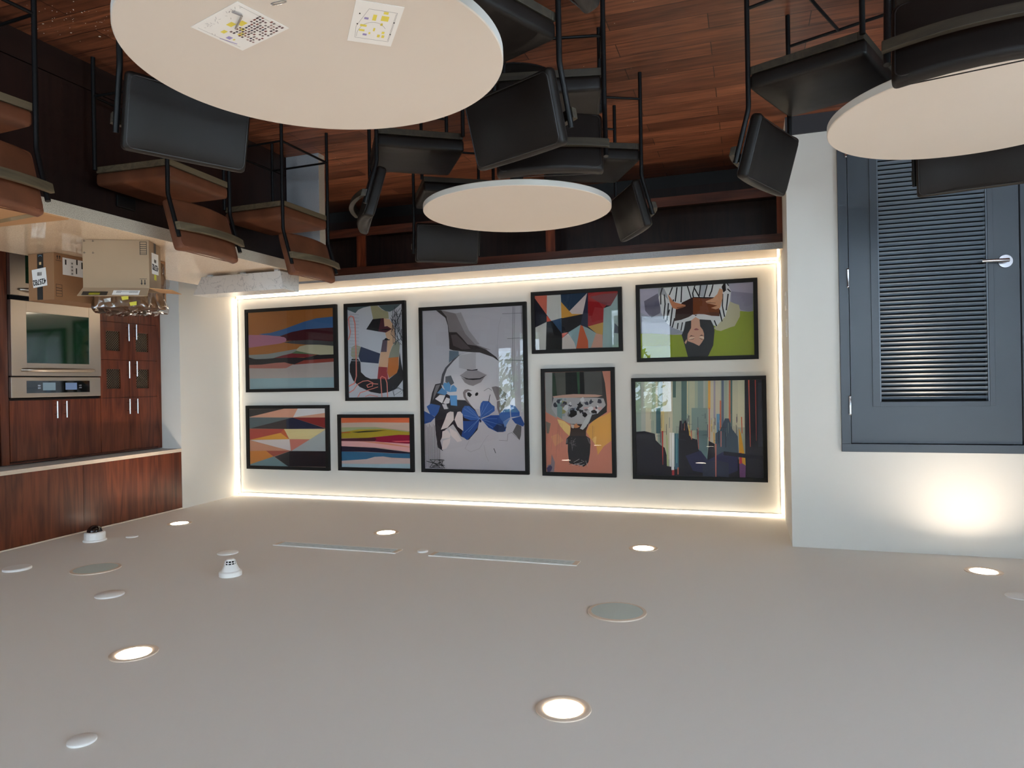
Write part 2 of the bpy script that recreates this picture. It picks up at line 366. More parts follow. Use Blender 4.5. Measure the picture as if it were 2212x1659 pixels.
for a, b, c, d in ((lx0, lx0+.008, lz0, lz1), (lx1-.008, lx1, lz0, lz1)): tr.box(a, b, y0-.004, y1, c, d, LOUVP)
tr.obj('louver_trim', door, .0015)
lv = MB(); z = lz0; st = .0285
while z < lz1-.01:
    for (ya, za, yb, zb) in ((y0+.002, z, y0+.015, z+.0175), (y0+.015, z+.0175, y0+.030, z+.002)):
        lv.add([(lx0, ya, za), (lx1, ya, za), (lx1, yb, zb), (lx0, yb, zb), (lx0, ya+.002, za), (lx1, ya+.002, za), (lx1, yb+.002, zb), (lx0, yb+.002, zb)], [(0, 1, 2, 3), (7, 6, 5, 4), (0, 4, 5, 1), (3, 2, 6, 7)], LOUVP)
    z += st
lv.obj('louver_panel', door)
B('louver_backing', lx0, lx1, y1-.003, y1, lz0, lz1, DKIN, door)
for zc in (.25, 1.08, 1.892):
    MB().lathe([(.006, -.062), (.009, -.058), (.009, -.052), (.0085, -.05), (.0085, .05), (.009, .052), (.009, .058), (.006, .062)], (-.6165, YD-.024, zc), STEELD, 16).obj('hinge', door)
hd = MB(); hd.tube([(-1.477, y0+.001, 1.033), (-1.477, y0-.009, 1.033)], [.041, .038], STEELD, 32)
hd.tube([(-1.477, y0-.009, 1.033), (-1.477, y0-.05, 1.033)], .013, STEELD, 16)
hd.tube([(-1.483, y0-.05, 1.033), (-1.45, y0-.052, 1.033), (-1.40, y0-.052, 1.031), (-1.345, y0-.048, 1.03)], [.012, .012, .010, .009], STEELD, 14)
h = hd.obj('lever_handle', door); h['label'] = 'satin chrome lever handle'
B('strike_plate', -1.556, -1.5535, y0-.004, y0+.01, .99, 1.08, STEELB, door)

# ------------------------------------------------------------------ art wall: LED frame, ledge, cabinet
ZL = .766
def led(name, label, x0, x1, z0, z1):
    t = empty(name, label, 'LED strip', ((x0+x1)/2, YA-.01, z0))
    cx, cz = (x0+x1)/2, z0
    ch = MB().box(x0-cx, x1-cx, -.004, .009, 0, z1-z0, WPL).obj('channel', t)
    e = .002
    d = MB().box(x0-cx+e, x1-cx-e, -.012, -.004, e, z1-z0-e, LEDM).obj('diffuser', t)
led('led_strip_light', 'long glowing LED strip along the foot of the art wall', XA+.012, wx(YA)-.03, ZL+.004, ZL+.022)
led('led_strip_light', 'long glowing LED strip along the ceiling edge of the art wall', XA+.012, wx(YA)-.03, HC-.022, HC-.004)
led('led_strip_light', 'upright glowing LED strip at the kitchen end of the art wall', wx(YA)-.03, wx(YA)-.012, ZL+.022, HC-.022)
led('led_strip_light', 'upright glowing LED strip at the door end of the art wall', XA+.005, XA+.023, ZL+.022, HC-.022)

YF = 5.46
ledge = MB().box(XA+.001, wx(5.7)-.02, YF, YA-.018, ZL-.05, ZL, QTZ)
lo = ledge.obj('stone_ledge', None, .002); lo.data.materials.append(QTG)
for pgn in lo.data.polygons:
    if pgn.normal.y < -.9 and pgn.area > .05: pgn.material_index = 1
tag(lo, 'long pale stone ledge below the framed pictures', 'ledge')
cab = empty('wall_cabinet', 'long dark wooden open-front cabinet under the stone ledge', 'cabinet', (0, 0, 0))
CZ0, CZ1 = .295, ZL-.051; CX0, CX1 = XA+.001, 4.95; CF = 5.50
MB().box(CX0, CX1, CF+.02, YA-.02, CZ0, CZ0+.02, DARKW).box(CX0, CX1, CF+.02, YA-.02, CZ1-.02, CZ1, DARKW).box(CX0, CX1, YA-.16, YA-.14, CZ0+.02, CZ1-.02, CABIN).box(CX0, CX0+.02, CF+.02, YA-.16, CZ0+.02, CZ1-.02, DARKW).box(CX1-.02, CX1, CF+.02, YA-.16, CZ0+.02, CZ1-.02, DARKW).obj('carcass', cab)
MB().box(CX0, CX1, CF, CF+.02, CZ1-.07, CZ1, MAHOGH).obj('top_rail', cab, .001)
MB().box(CX0, CX1, CF, CF+.02, CZ0, CZ0+.072, MAHOGH).obj('bottom_rail', cab, .001)
for a, b in ((CX0, CX0+.037), (1.467, 1.543), (3.22, 3.305), (4.91, CX1)): MB().box(a, b, CF-.001, CF+.019, CZ0+.072, CZ1-.07, MAHOG).obj('stile', cab)
for xd in (1.505, 3.26): MB().box(xd-.012, xd+.012, CF+.02, YA-.16, CZ0+.02, CZ1-.02, DARKW).obj('divider', cab)
tag(B('kick_panel', XA+.002, 4.95, YA-.045, YA-.013, .11, CZ0, DARKW), 'dark wooden panel on the wall under the open cabinet', 'panel')

# wall plates on the return wall
def plate(name, label, y0, y1, z0, z1, sw=True):
    t = empty(name, label, 'wall plate', (XA, (y0+y1)/2, (z0+z1)/2))
    MB().box(0, .006, -(y1-y0)/2, (y1-y0)/2, -(z1-z0)/2, (z1-z0)/2, WPL).obj('plate', t, .002)
    MB().box(.006, .011, -.018, .018, -.032, .032, mat('switch_rocker', (232, 230, 226), .35)).obj('rocker', t, .002)
plate('light_switch', 'white switch plate on the narrow return wall, lower of two', 5.10, 5.24, 1.12, 1.24)
plate('light_switch', 'white switch plate on the narrow return wall, upper of two', 5.05, 5.13, 1.31, 1.43)

# ------------------------------------------------------------------ framed art
ART={
1:(4.365,1.330,1.085,0.854,(165,105,52),[
((140,160,162),[505,283,-510,289,-510,393,506,394]),
((172,158,148),[507,174,55,185,-26,149,-508,133,-510,291,505,285]),
((170,105,90),[508,136,360,140,175,128,84,126,-26,154,4,165,55,187,136,188,507,178]),
((140,62,50),[-26,154,-96,122,-146,111,-303,103,-509,99,-508,137,-41,154]),
((45,38,38),[510,64,463,80,256,84,53,78,-156,89,-245,77,-304,62,-510,62,-509,104,-303,109,-156,114,-41,152,14,144,74,128,196,131,350,144,509,144]),
((120,40,42),[215,82,92,55,-8,39,-157,46,-295,60,-206,86,53,83]),
((90,110,75),[-8,40,-64,12,-207,41,-299,61,-157,50]),
((178,168,138),[-57,12,-109,-26,-189,-40,-345,-38,-507,-21,-510,64,-343,65,-207,45,-69,16]),
((140,140,132),[510,42,275,38,92,17,-64,-1,-74,14,-8,41,93,57,215,83,297,87,432,86,510,65]),
((75,70,68),[90,-75,-71,-94,-210,-94,-404,-80,-505,-68,-507,-18,-345,-36,-189,-42,-11,-59]),
((75,25,30),[124,-141,-13,-179,-163,-196,-310,-200,-506,-203,-505,-62,-210,-89,-71,-87,59,-88]),
((65,100,140),[384,-169,240,-176,66,-211,-164,-272,-312,-300,-504,-308,-506,-200,-310,-198,-163,-194,-13,-174,124,-139,292,-152]),
((172,112,128),[510,-166,292,-156,129,-136,73,-126,53,-113,47,-98,59,-78,130,-63,294,-50,510,-33])]),
2:(3.400,1.381,0.665,0.949,(190,188,190),[
((85,98,98),[300,-442,88,-442,42,-441,125,-429,180,-410,211,-381,300,-417]),
((85,98,98),[-45,-440,-282,-441,-215,-394,-165,-375,-120,-383,-76,-409]),
((160,152,118),[44,-441,-31,-441,-84,-397,-147,-374,-153,-311,17,-311]),
((38,36,36),[22,-312,-67,-316,-37,-191,95,-217]),
((85,40,48),[-67,-316,-99,-317,-104,-236,-135,-239,-184,-209,-125,-176,-37,-191]),
((205,165,130),[-99,-315,-159,-302,-203,-245,-222,-174,-224,-103,-176,-33,-147,45,-142,68,-127,160,-33,152,-58,6,-126,4,-132,-102,-111,-174,-184,-209,-135,-239,-104,-238]),
((25,22,22),[-44,-209,-90,-209,-135,-213,-171,-210,-135,-202,-80,-201]),
((92,72,82),[-83,-106,-134,-104,-123,8,-60,7]),
((20,20,22),[-79,-106,-101,-111,-110,-124,-128,-125,-142,-112,-164,-108,-155,-101]),
((138,136,118),[-226,-104,-252,-74,-266,-62,-254,62,-145,68,-157,21,-185,-41]),
((185,110,45),[-142,67,-252,60,-248,166,-229,214,-143,262,-126,202]),
((150,50,52),[-33,148,-129,156,-126,202,-138,272,-80,274,-18,265]),
((42,48,75),[155,-51,-53,22,-33,117,163,97,185,43,180,-5]),
((30,28,28),[260,63,190,67,165,100,161,196,111,241,56,264,-18,265,-138,272,-229,212,-248,166,-262,9,-275,103,-295,214,-290,284,-221,362,-140,394,-41,407,59,390,177,340,250,274,286,193,284,121]),
((160,155,130),[262,-48,215,-72,158,-51,190,59,237,69,270,32]),
((60,58,62),[-202,-386,-224,-363,-228,-366,-206,-389]),
((60,58,62),[-223,-367,-178,-272,-182,-271,-228,-366]),
((60,58,62),[-289,-113,-274,-339,-270,-339,-285,-113]),
((60,58,62),[-272,-340,-240,-319,-242,-316,-274,-337]),
((60,58,62),[-194,-387,-193,-68,-198,-67,-199,-387]),
((60,58,62),[-196,-66,-278,-111,-276,-115,-193,-70]),
((60,58,62),[-275,-350,-208,-184,-212,-182,-279,-349]),
((60,58,62),[-208,-184,-261,-92,-265,-94,-212,-186]),
((60,58,62),[-286,-390,-246,-165,-250,-164,-290,-389]),
((60,58,62),[-250,-164,-241,-357,-237,-357,-246,-164]),
((60,58,62),[-233,-391,-287,-88,-291,-88,-237,-392]),
((60,58,62),[-291,-88,-245,-310,-241,-310,-287,-88]),
((60,58,62),[-286,-203,-280,-95,-284,-95,-290,-203]),
((60,58,62),[-285,-95,-239,-267,-235,-266,-280,-95]),
((60,58,62),[-251,-259,-194,-311,-191,-309,-248,-256]),
((60,58,62),[-194,-307,-282,-405,-279,-408,-191,-309]),
((60,58,62),[-177,-184,-210,-220,-206,-222,-173,-186]),
((60,58,62),[-209,-218,-236,-293,-231,-294,-205,-219]),
((60,58,62),[-300,-348,-225,-349,-225,-345,-300,-344]),
((60,58,62),[-224,-347,-254,-315,-257,-318,-228,-349]),
((60,58,62),[-217,-136,-214,-212,-210,-212,-213,-136]),
((60,58,62),[-214,-209,-293,-383,-289,-385,-210,-210]),
((60,58,62),[-179,-339,-268,-184,-271,-186,-183,-341]),
((60,58,62),[-271,-186,-204,-301,-201,-299,-268,-184]),
((60,58,62),[-192,-251,-173,-158,-177,-157,-197,-250]),
((60,58,62),[-172,-158,-282,-53,-286,-56,-176,-161]),
((60,58,62),[-265,-53,-177,-318,-173,-317,-261,-52]),
((60,58,62),[-172,-316,-292,-122,-296,-124,-176,-318]),
((60,58,62),[-222,-60,-251,-109,-247,-111,-218,-62]),
((60,58,62),[-251,-108,-213,-354,-209,-353,-247,-108]),
((60,58,62),[-229,-374,-215,-54,-219,-53,-234,-373]),
((60,58,62),[-219,-53,-220,-423,-216,-423,-215,-54]),
((50,48,52),[-172,349,-269,371,-270,368,-173,346]),
((50,48,52),[-204,341,-294,378,-296,375,-206,338]),
((50,48,52),[-195,334,-173,347,-175,349,-197,337]),
((50,48,52),[-256,345,-171,381,-173,384,-257,348]),
((50,48,52),[-201,436,-185,385,-181,385,-197,437]),
((50,48,52),[-266,376,-295,384,-296,381,-267,373]),
((50,48,52),[-200,372,-171,373,-171,376,-200,375]),
((50,48,52),[-199,426,-276,385,-275,382,-197,424]),
((50,48,52),[-171,358,-201,353,-200,350,-171,355]),
((50,48,52),[-198,423,-188,334,-185,334,-195,423]),
((50,48,52),[-288,393,-297,374,-294,373,-285,391]),
((50,48,52),[-283,399,-267,409,-269,412,-285,401]),
((165,163,166),[276,-369,171,-360,170,-365,276,-373]),
((165,163,166),[277,-336,171,-328,171,-333,276,-341]),
((165,163,166),[277,-304,172,-296,172,-301,277,-309]),
((165,163,166),[278,-272,173,-264,172,-269,278,-277]),
((165,163,166),[279,-240,173,-232,173,-237,278,-245]),
((165,163,166),[279,-207,174,-200,174,-205,279,-212]),
((165,163,166),[280,-175,175,-168,174,-173,280,-180]),
((165,163,166),[281,-143,175,-136,175,-141,280,-148]),
((165,163,166),[281,-111,176,-104,176,-108,281,-116]),
((165,163,166),[282,-79,177,-72,176,-76,282,-83]),
((165,163,166),[283,-46,177,-40,177,-44,282,-51]),
((165,163,166),[283,-14,178,-7,178,-12,283,-19]),
((165,163,166),[284,18,179,25,178,20,284,13]),
((165,163,166),[285,50,179,57,179,52,284,46]),
((165,163,166),[285,83,180,89,180,84,285,78]),
((225,125,110),[285,-310,273,-344,284,-348,296,-314]),
((225,125,110),[279,-337,254,-351,261,-360,286,-345]),
((225,125,110),[266,-351,232,-337,227,-347,262,-360]),
((225,125,110),[240,-345,221,-275,209,-278,228,-347]),
((225,125,110),[222,-283,217,-67,205,-67,210,-283]),
((225,125,110),[217,-74,215,93,203,94,205,-73]),
((225,125,110),[215,87,217,238,204,238,203,87]),
((225,125,110),[215,231,239,305,227,307,204,233]),
((225,125,110),[232,297,300,327,294,336,226,306]),
((225,125,110),[290,-317,286,-264,276,-264,280,-318]),
((225,125,110),[287,-268,271,-198,261,-199,277,-270]),
((225,125,110),[271,-205,284,-152,274,-150,261,-203]),
((225,125,110),[282,-158,299,-125,290,-121,273,-154]),
((225,125,110),[290,398,238,369,243,362,295,391]),
((225,125,110),[241,371,190,312,197,307,248,367]),
((225,125,110),[196,316,135,287,139,280,200,309]),
((225,125,110),[142,289,81,283,82,275,143,281]),
((225,125,110),[89,282,29,307,25,300,85,274]),
((225,125,110),[34,299,40,336,31,337,25,301]),
((225,125,110),[33,330,89,342,87,350,31,337]),
((225,125,110),[80,346,93,321,101,325,89,349]),
((225,125,110),[96,330,53,311,57,304,101,323]),
((225,125,110),[60,312,-27,319,-28,311,60,304]),
((225,125,110),[196,440,165,396,172,392,203,436]),
((225,125,110),[171,400,82,376,85,369,173,393]),
((225,125,110),[87,377,-28,346,-25,339,90,370]),
((225,125,110),[-72,441,-60,253,-50,254,-63,442]),
((225,125,110),[-56,261,-77,244,-70,237,-49,255]),
((225,125,110),[-67,245,-108,262,-112,254,-71,237]),
((225,125,110),[-102,256,-120,309,-130,306,-111,253]),
((225,125,110),[-119,302,-124,442,-134,442,-129,302]),
((225,125,110),[116,437,65,420,68,414,118,431]),
((225,125,110),[72,420,-23,438,-25,432,70,414])]),
3:(4.424,2.219,0.983,0.651,(170,140,120),[
((58,54,54),[458,-290,33,-292,458,-208]),
((200,150,125),[458,-208,33,-292,-133,-292,-74,-203,458,-204]),
((200,198,196),[-131,-292,-457,-292,-456,-247,-74,-203]),
((195,150,125),[-74,-203,-456,-248,-455,-200]),
((88,100,102),[458,-204,-69,-201,457,-89]),
((60,52,52),[457,-89,-69,-201,7,-86]),
((35,40,62),[9,-86,7,-186,-69,-201,-456,-92]),
((130,45,42),[-69,-201,-458,-202,-456,-94]),
((170,75,62),[458,-86,37,-86,-12,-30,76,-46,457,30]),
((205,150,60),[455,27,81,-46,-23,17]),
((185,95,55),[39,-86,-23,17,79,-46]),
((205,190,140),[37,-86,-456,-86,-268,18,-27,17]),
((190,120,105),[-29,17,-278,16,-46,136]),
((165,170,168),[-456,-83,-458,132,-46,136]),
((200,192,188),[449,31,-27,17,-40,136]),
((190,138,110),[458,34,-36,133,458,141]),
((36,32,36),[158,197,-36,136,-458,132,-458,289,-3,292]),
((160,80,62),[259,138,-38,134,168,196]),
((200,130,60),[457,143,259,138,171,195,457,280]),
((115,140,142),[457,280,168,196,-5,292,455,292])]),
4:(3.417,2.262,0.820,0.549,(190,160,148),[
((205,105,65),[375,-242,-377,-241,-377,-194,1,-197,373,-190]),
((185,165,150),[373,-191,93,-197,-377,-193,-376,-122,-89,-152,374,-147]),
((150,155,115),[374,-147,2,-152,-374,-114,-374,-102,375,-98]),
((165,145,45),[375,-98,187,-127,-89,-132,-374,-104,-373,-77,-132,-68,96,-46,376,-40]),
((60,60,35),[262,-101,95,-116,-134,-122,3,-107,188,-95]),
((170,95,45),[375,-102,290,-104,262,-95,375,-90]),
((140,25,55),[376,-37,96,-46,-132,-67,-249,-78,-373,-77,-374,5,-221,5,5,-13,377,-13]),
((205,90,100),[-176,-18,-374,-24,-374,-12,-221,-9]),
((80,35,45),[376,-37,4,-50,-14,-37,5,-15,377,-13]),
((215,165,160),[377,-13,5,-11,-374,7,-372,83,-85,47,377,37]),
((205,140,110),[189,-13,-86,-6,-373,35,-373,42,-86,14]),
((40,32,50),[377,37,6,49,-374,88,-373,100,-174,98,99,88,377,90]),
((55,105,135),[377,90,99,90,-174,100,-375,99,-374,144,-173,141,-83,131,8,136,100,162,287,175,377,183]),
((195,172,165),[377,181,287,174,100,160,8,136,-83,131,-173,155,-374,145,-375,198,377,211]),
((160,180,185),[377,209,9,206,-375,195,-376,241,377,242])]),
5:(2.395,1.758,1.058,1.548,(176,169,171),[
((125,115,114),[305,-739,160,-702,107,-598,64,-514,-33,-409,-184,-353,-76,-367,44,-409,153,-507,214,-505,245,-665]),
((150,141,141),[160,-702,104,-710,30,-543,-76,-407,-33,-407,64,-509]),
((58,49,48),[356,-741,305,-739,250,-676,232,-593,222,-531,152,-528,98,-474,44,-411,-44,-396,-141,-356,-236,-286,-262,-248,-188,-284,-75,-328,12,-339,111,-350,189,-361,227,-374,228,-449,238,-593,262,-666]),
((90,78,76),[209,-504,153,-507,77,-433,12,-369,100,-367,188,-406]),
((88,100,112),[228,-361,134,-351,132,-302,191,-273,234,-243]),
((190,183,183),[307,-100,271,-192,225,-253,146,-307,34,-340,-75,-333,-204,-287,-288,-229,-340,-128,-367,-7,-346,77,-302,172,-65,186,-21,181,88,129,176,97,298,24]),
((172,164,164),[132,-312,-37,-337,-34,-185,48,-177,134,-199]),
((70,65,70),[325,-49,306,-141,271,-203,191,-278,112,-327,191,-257,254,-192,284,-120,297,-38]),
((85,85,90),[272,-120,216,-129,184,-57,218,-37,273,-69]),
((38,32,40),[376,-50,319,-59,296,24,153,98,76,103,-21,191,-63,272,-40,374,50,468,127,436,203,323,282,375,335,479,311,574,362,541,384,375,387,251,436,136,412,33]),
((110,104,106),[370,-39,325,-49,366,33,407,106,394,33]),
((152,141,141),[127,-127,93,-147,60,-169,-50,-169,-104,-143,-143,-126,-70,-95,-5,-86,83,-99]),
((138,128,127),[116,-115,83,-98,-5,-86,-70,-93,-127,-120,-81,-60,-26,-38,-4,-28,40,-39,78,-60]),
((42,36,38),[129,-132,83,-108,39,-97,-70,-98,-143,-128,-76,-88,-5,-82,61,-90]),
((45,40,42),[56,-182,5,-176,-52,-183,-48,-171,5,-168,51,-171]),
((118,106,106),[99,32,80,6,46,0,3,18,47,19,72,37,70,68,54,99,22,145,-10,180,65,114,92,73]),
((25,22,24),[57,33,36,29,20,40,9,53,29,76,53,60]),
((25,22,24),[-21,48,-30,36,-44,30,-55,41,-48,59,-26,66]),
((50,88,150),[105,180,83,154,38,155,-21,201,-58,262,-63,284,25,289,90,264,114,216]),
((38,72,132),[113,294,25,294,-63,285,-40,353,5,414,63,471,121,431,103,364]),
((50,88,150),[-79,130,-99,110,-155,113,-185,146,-211,161,-211,202,-151,242,-74,269,-67,171]),
((38,72,132),[-80,277,-172,242,-258,240,-284,282,-320,337,-311,387,-234,395,-148,355]),
((36,50,85),[-191,363,-235,317,-294,322,-322,352,-292,393,-234,395]),
((28,38,70),[-56,250,-75,250,-80,304,-63,308]),
((85,135,175),[299,-38,285,-64,257,-58,240,-70,218,-37,230,25,275,14]),
((85,135,175),[230,25,212,-32,190,-41,157,-10,163,21]),
((75,122,165),[360,33,308,-18,253,27,276,53]),
((85,140,185),[231,56,158,56,158,154,222,148]),
((206,199,199),[381,87,332,49,276,55,309,129]),
((200,193,194),[300,127,265,74,229,87,237,128,277,136]),
((190,184,186),[311,137,266,138,242,181,290,184]),
((125,116,116),[-186,-15,-226,-22,-268,-11,-294,22,-341,52,-344,78,-234,108]),
((118,108,110),[-234,116,-335,87,-304,172,-253,234,-233,172]),
((45,80,140),[469,157,425,131,329,150,349,210,382,253,433,232]),
((38,68,125),[496,199,433,230,382,258,428,303,495,322]),
((60,95,150),[-253,232,-302,190,-355,182,-361,262,-289,302,-258,264]),
((50,88,150),[-361,147,-408,158,-449,213,-450,250,-369,259]),
((38,72,132),[-372,272,-459,250,-494,322,-480,344,-405,314]),
((95,125,170),[-307,354,-289,302,-361,267]),
((198,185,181),[327,375,280,272,262,225,234,205,195,210,194,284,259,356]),
((198,185,181),[187,282,156,210,128,205,104,231,101,386,158,346]),
((198,185,181),[318,460,311,391,265,375,230,416,236,449]),
((198,185,181),[320,563,307,478,231,452,240,500,274,550]),
((198,185,181),[227,426,242,354,170,395,114,477,161,489]),
((92,86,86),[-421,322,-465,342,-458,421,-444,468,-419,432,-380,394]),
((70,66,68),[488,323,487,736,483,736,484,323]),
((70,66,68),[474,335,474,736,471,736,471,335]),
((70,66,68),[461,348,462,736,458,736,457,348]),
((70,66,68),[446,323,449,736,445,736,443,323]),
((70,66,68),[433,335,436,735,433,735,430,335]),
((70,66,68),[420,348,424,735,420,735,416,348]),
((70,66,68),[405,323,411,735,408,735,402,323]),
((70,66,68),[392,335,399,735,395,734,388,335]),
((70,66,68),[378,347,386,734,383,734,375,347]),
((70,66,68),[364,323,374,734,370,734,361,323]),
((70,66,68),[351,335,361,734,358,734,348,335]),
((70,66,68),[338,347,349,733,345,733,334,347]),
((40,38,40),[391,660,452,729,448,732,387,664]),
((40,38,40),[451,732,308,733,307,728,450,727]),
((40,38,40),[425,713,327,710,327,705,424,708]),
((40,38,40),[327,710,323,697,328,696,332,708]),
((40,38,40),[357,709,440,731,438,736,356,714]),
((40,38,40),[437,736,294,661,296,657,440,732]),
((40,38,40),[292,733,353,656,358,659,296,736]),
((40,38,40),[357,661,307,667,306,662,356,656]),
((40,38,40),[293,707,479,668,481,673,294,712]),
((40,38,40),[481,673,361,705,360,700,479,668]),
((40,38,40),[337,730,445,654,449,658,341,734]),
((40,38,40),[448,659,302,658,301,652,447,654]),
((40,38,40),[315,662,330,720,325,721,310,663]),
((40,38,40),[326,722,310,700,314,697,330,719]),
((40,38,40),[311,668,357,680,355,685,310,673]),
((40,38,40),[358,683,311,721,307,717,354,679]),
((90,86,88),[-404,-735,-390,-325,-393,-325,-408,-735]),
((90,86,88),[-390,-327,-377,24,-380,24,-393,-327]),
((110,106,108),[-420,-735,-409,-424,-412,-424,-423,-734]),
((110,106,108),[-409,-426,-396,14,-400,14,-412,-426]),
((90,86,88),[-481,-737,-487,-223,-490,-223,-484,-737]),
((90,86,88),[-301,-675,-496,-672,-496,-675,-301,-678]),
((60,56,58),[-345,-448,-496,-449,-496,-452,-345,-451]),
((60,56,58),[-315,-257,-495,-246,-496,-250,-315,-261]),
((150,144,145),[-290,-651,-264,-571,-266,-570,-292,-650]),
((150,144,145),[-264,-572,-248,-411,-250,-410,-266,-572]),
((150,144,145),[-248,-412,-251,-280,-253,-280,-250,-412]),
((38,32,40),[263,148,236,212,231,210,259,146]),
((38,32,40),[112,157,134,206,130,207,108,159]),
((38,32,40),[-168,53,-152,122,-157,123,-173,54]),
((90,84,86),[-112,21,-157,-5,-155,-7,-110,18]),
((90,84,86),[-154,-5,-187,17,-189,14,-156,-7]),
((140,130,130),[34,454,86,548,84,549,32,455]),
((140,130,130),[86,548,30,579,29,577,85,547]),
((140,130,130),[30,579,-59,547,-58,545,31,577]),
((140,130,130),[-59,547,-126,444,-125,443,-57,546]),
((140,130,130),[-125,445,-148,424,-147,422,-124,444]),
((140,130,130),[-101,515,-121,617,-123,616,-103,514]),
((140,130,130),[-121,616,-144,662,-146,661,-123,615]),
((120,112,112),[-247,470,-329,474,-329,471,-248,467]),
((120,112,112),[-330,473,-336,412,-333,411,-326,473]),
((120,112,112),[-334,414,-373,398,-372,395,-333,411]),
((120,112,112),[-370,398,-444,463,-446,461,-372,395]),
((60,54,54),[-195,544,-212,587,-218,585,-201,541]),
((120,150,200),[-64,272,88,179,90,180,-63,273]),
((120,150,200),[-65,272,55,164,56,165,-63,273]),
((120,150,200),[-64,271,90,240,91,242,-64,273]),
((120,150,200),[-64,273,-111,130,-109,130,-62,272]),
((120,150,200),[-64,273,-154,131,-152,130,-62,272]),
((120,150,200),[-63,273,-196,182,-195,180,-62,272]),
((120,150,200),[-63,271,50,394,48,395,-65,272]),
((120,150,200),[-63,271,94,404,93,406,-65,272]),
((120,150,200),[-63,273,-237,273,-237,271,-63,271]),
((120,150,200),[-62,273,-278,334,-279,332,-63,271]),
((120,150,200),[-62,273,-192,354,-193,352,-63,271])]),
6:(1.413,1.179,0.810,0.549,(28,26,36),[
((190,100,80),[372,-240,259,-240,264,-67,372,-220]),
((185,180,172),[259,-239,134,-239,131,-172,129,-34,225,-12,265,-70]),
((38,55,75),[132,-239,-104,-242,59,-89,131,-175]),
((190,135,50),[132,-176,58,-89,36,-65,-61,-59,123,-31,131,-37]),
((190,172,165),[-104,-241,-61,-59,36,-65,58,-90]),
((40,42,62),[-105,-242,-111,-242,-105,67,-40,33,-61,-60]),
((24,22,28),[122,-31,-61,-59,-40,34,71,94,130,103,129,-33]),
((45,70,95),[218,-13,130,-33,130,103]),
((200,80,55),[265,-63,224,-12,266,-5]),
((18,18,20),[267,-5,218,-13,130,102,130,242,280,241]),
((185,178,168),[372,40,267,-5,279,242,370,242]),
((150,45,45),[-110,-242,-372,-242,-371,-221,-246,-99,-240,23,-105,52]),
((120,60,66),[-126,-205,-249,-223,-372,-225,-307,-118,-264,-125,-204,-154]),
((140,20,25),[-110,-167,-204,-154,-242,-100,-168,-113,-145,-41,-107,-43]),
((145,160,155),[-372,-221,-372,240,-229,238,-240,22,-246,-100,-307,-118]),
((60,72,85),[-339,32,-372,67,-372,122,-333,116]),
((180,140,75),[-105,51,-240,21,-233,130,-175,111]),
((130,150,150),[71,96,-40,33,2,239,23,188]),
((140,155,152),[-55,43,-106,66,-176,112,-129,237,-104,239,-103,176]),
((180,85,50),[-40,35,-59,45,-104,176,-105,241,3,239]),
((195,85,65),[129,102,72,95,126,144]),
((190,175,165),[127,144,71,103,18,188,3,241,130,242]),
((185,140,120),[-175,112,-233,129,-230,238,-128,237])]),
7:(0.401,1.225,0.975,0.654,(142,150,52),[
((165,158,170),[454,-293,-455,-294,-452,-61,-415,-57,-354,-66,-139,-62,-21,111,190,106,364,87,453,85]),
((140,134,148),[-284,-230,-454,-203,-452,-64,-415,-58,-359,-74,-282,-131]),
((100,94,108),[420,-187,304,-247,282,-143,289,-71,362,-45,412,-107]),
((150,148,155),[450,-91,362,-45,283,-82,213,18,102,89,190,106,364,87,453,85]),
((180,170,140),[-271,-149,-310,-129,-343,-116,-351,-74,-349,-22,-307,55,-273,63,-199,90,-165,82,-145,66,-195,0]),
((205,202,198),[300,-292,148,-292,-85,-294,-257,-294,-284,-230,-271,-143,-235,-27,-165,52,-137,39,82,2,101,83,189,46,236,5,277,-82,298,-204]),
((150,150,152),[300,-292,255,-293,232,-243,215,-182,244,-219,280,-240,298,-217]),
((170,170,172),[-33,-293,-91,-294,-66,-196,-38,-203]),
((35,30,32),[255,-235,250,-150,240,-150,245,-235]),
((35,30,32),[250,-157,265,-31,255,-29,240,-155]),
((35,30,32),[223,-161,235,-17,225,-16,213,-160]),
((35,30,32),[181,-189,212,32,202,34,171,-188]),
((35,30,32),[150,-290,167,-171,157,-169,140,-288]),
((35,30,32),[187,-293,214,-229,205,-225,178,-289]),
((35,30,32),[111,-293,120,-162,110,-161,102,-292]),
((35,30,32),[65,-294,36,-185,27,-188,56,-294]),
((35,30,32),[5,-294,25,-229,16,-226,-4,-294]),
((35,30,32),[25,-233,19,-191,9,-192,15,-234]),
((35,30,32),[13,-278,-29,-193,-38,-197,4,-282]),
((35,30,32),[-41,-294,-27,-208,-36,-206,-50,-294]),
((35,30,32),[-93,-294,-67,-194,-76,-191,-102,-294]),
((35,30,32),[-139,-294,-125,-238,-135,-235,-148,-294]),
((35,30,32),[-127,-245,-107,-199,-116,-194,-136,-240]),
((35,30,32),[-214,-214,-209,-114,-219,-113,-223,-213]),
((35,30,32),[-209,-119,-225,-24,-235,-25,-218,-120]),
((35,30,32),[-256,-212,-239,-78,-249,-76,-266,-210]),
((35,30,32),[-185,-85,-205,14,-214,12,-195,-86]),
((35,30,32),[-144,3,-162,51,-171,47,-153,-1]),
((35,30,32),[174,-33,195,44,185,47,165,-30]),
((35,30,32),[146,5,154,59,144,60,136,7]),
((35,30,32),[110,3,124,72,115,74,101,6]),
((35,30,32),[271,-292,285,-245,276,-241,261,-289]),
((35,30,32),[285,-249,286,-152,276,-152,275,-249]),
((35,30,32),[214,-108,248,-7,238,-3,205,-104]),
((35,30,32),[-251,-294,-262,-274,-270,-278,-259,-294]),
((35,30,32),[-253,-248,-277,-222,-283,-229,-260,-255]),
((32,27,28),[-225,-294,-242,-294,-245,-239,-224,-223,-211,-270]),
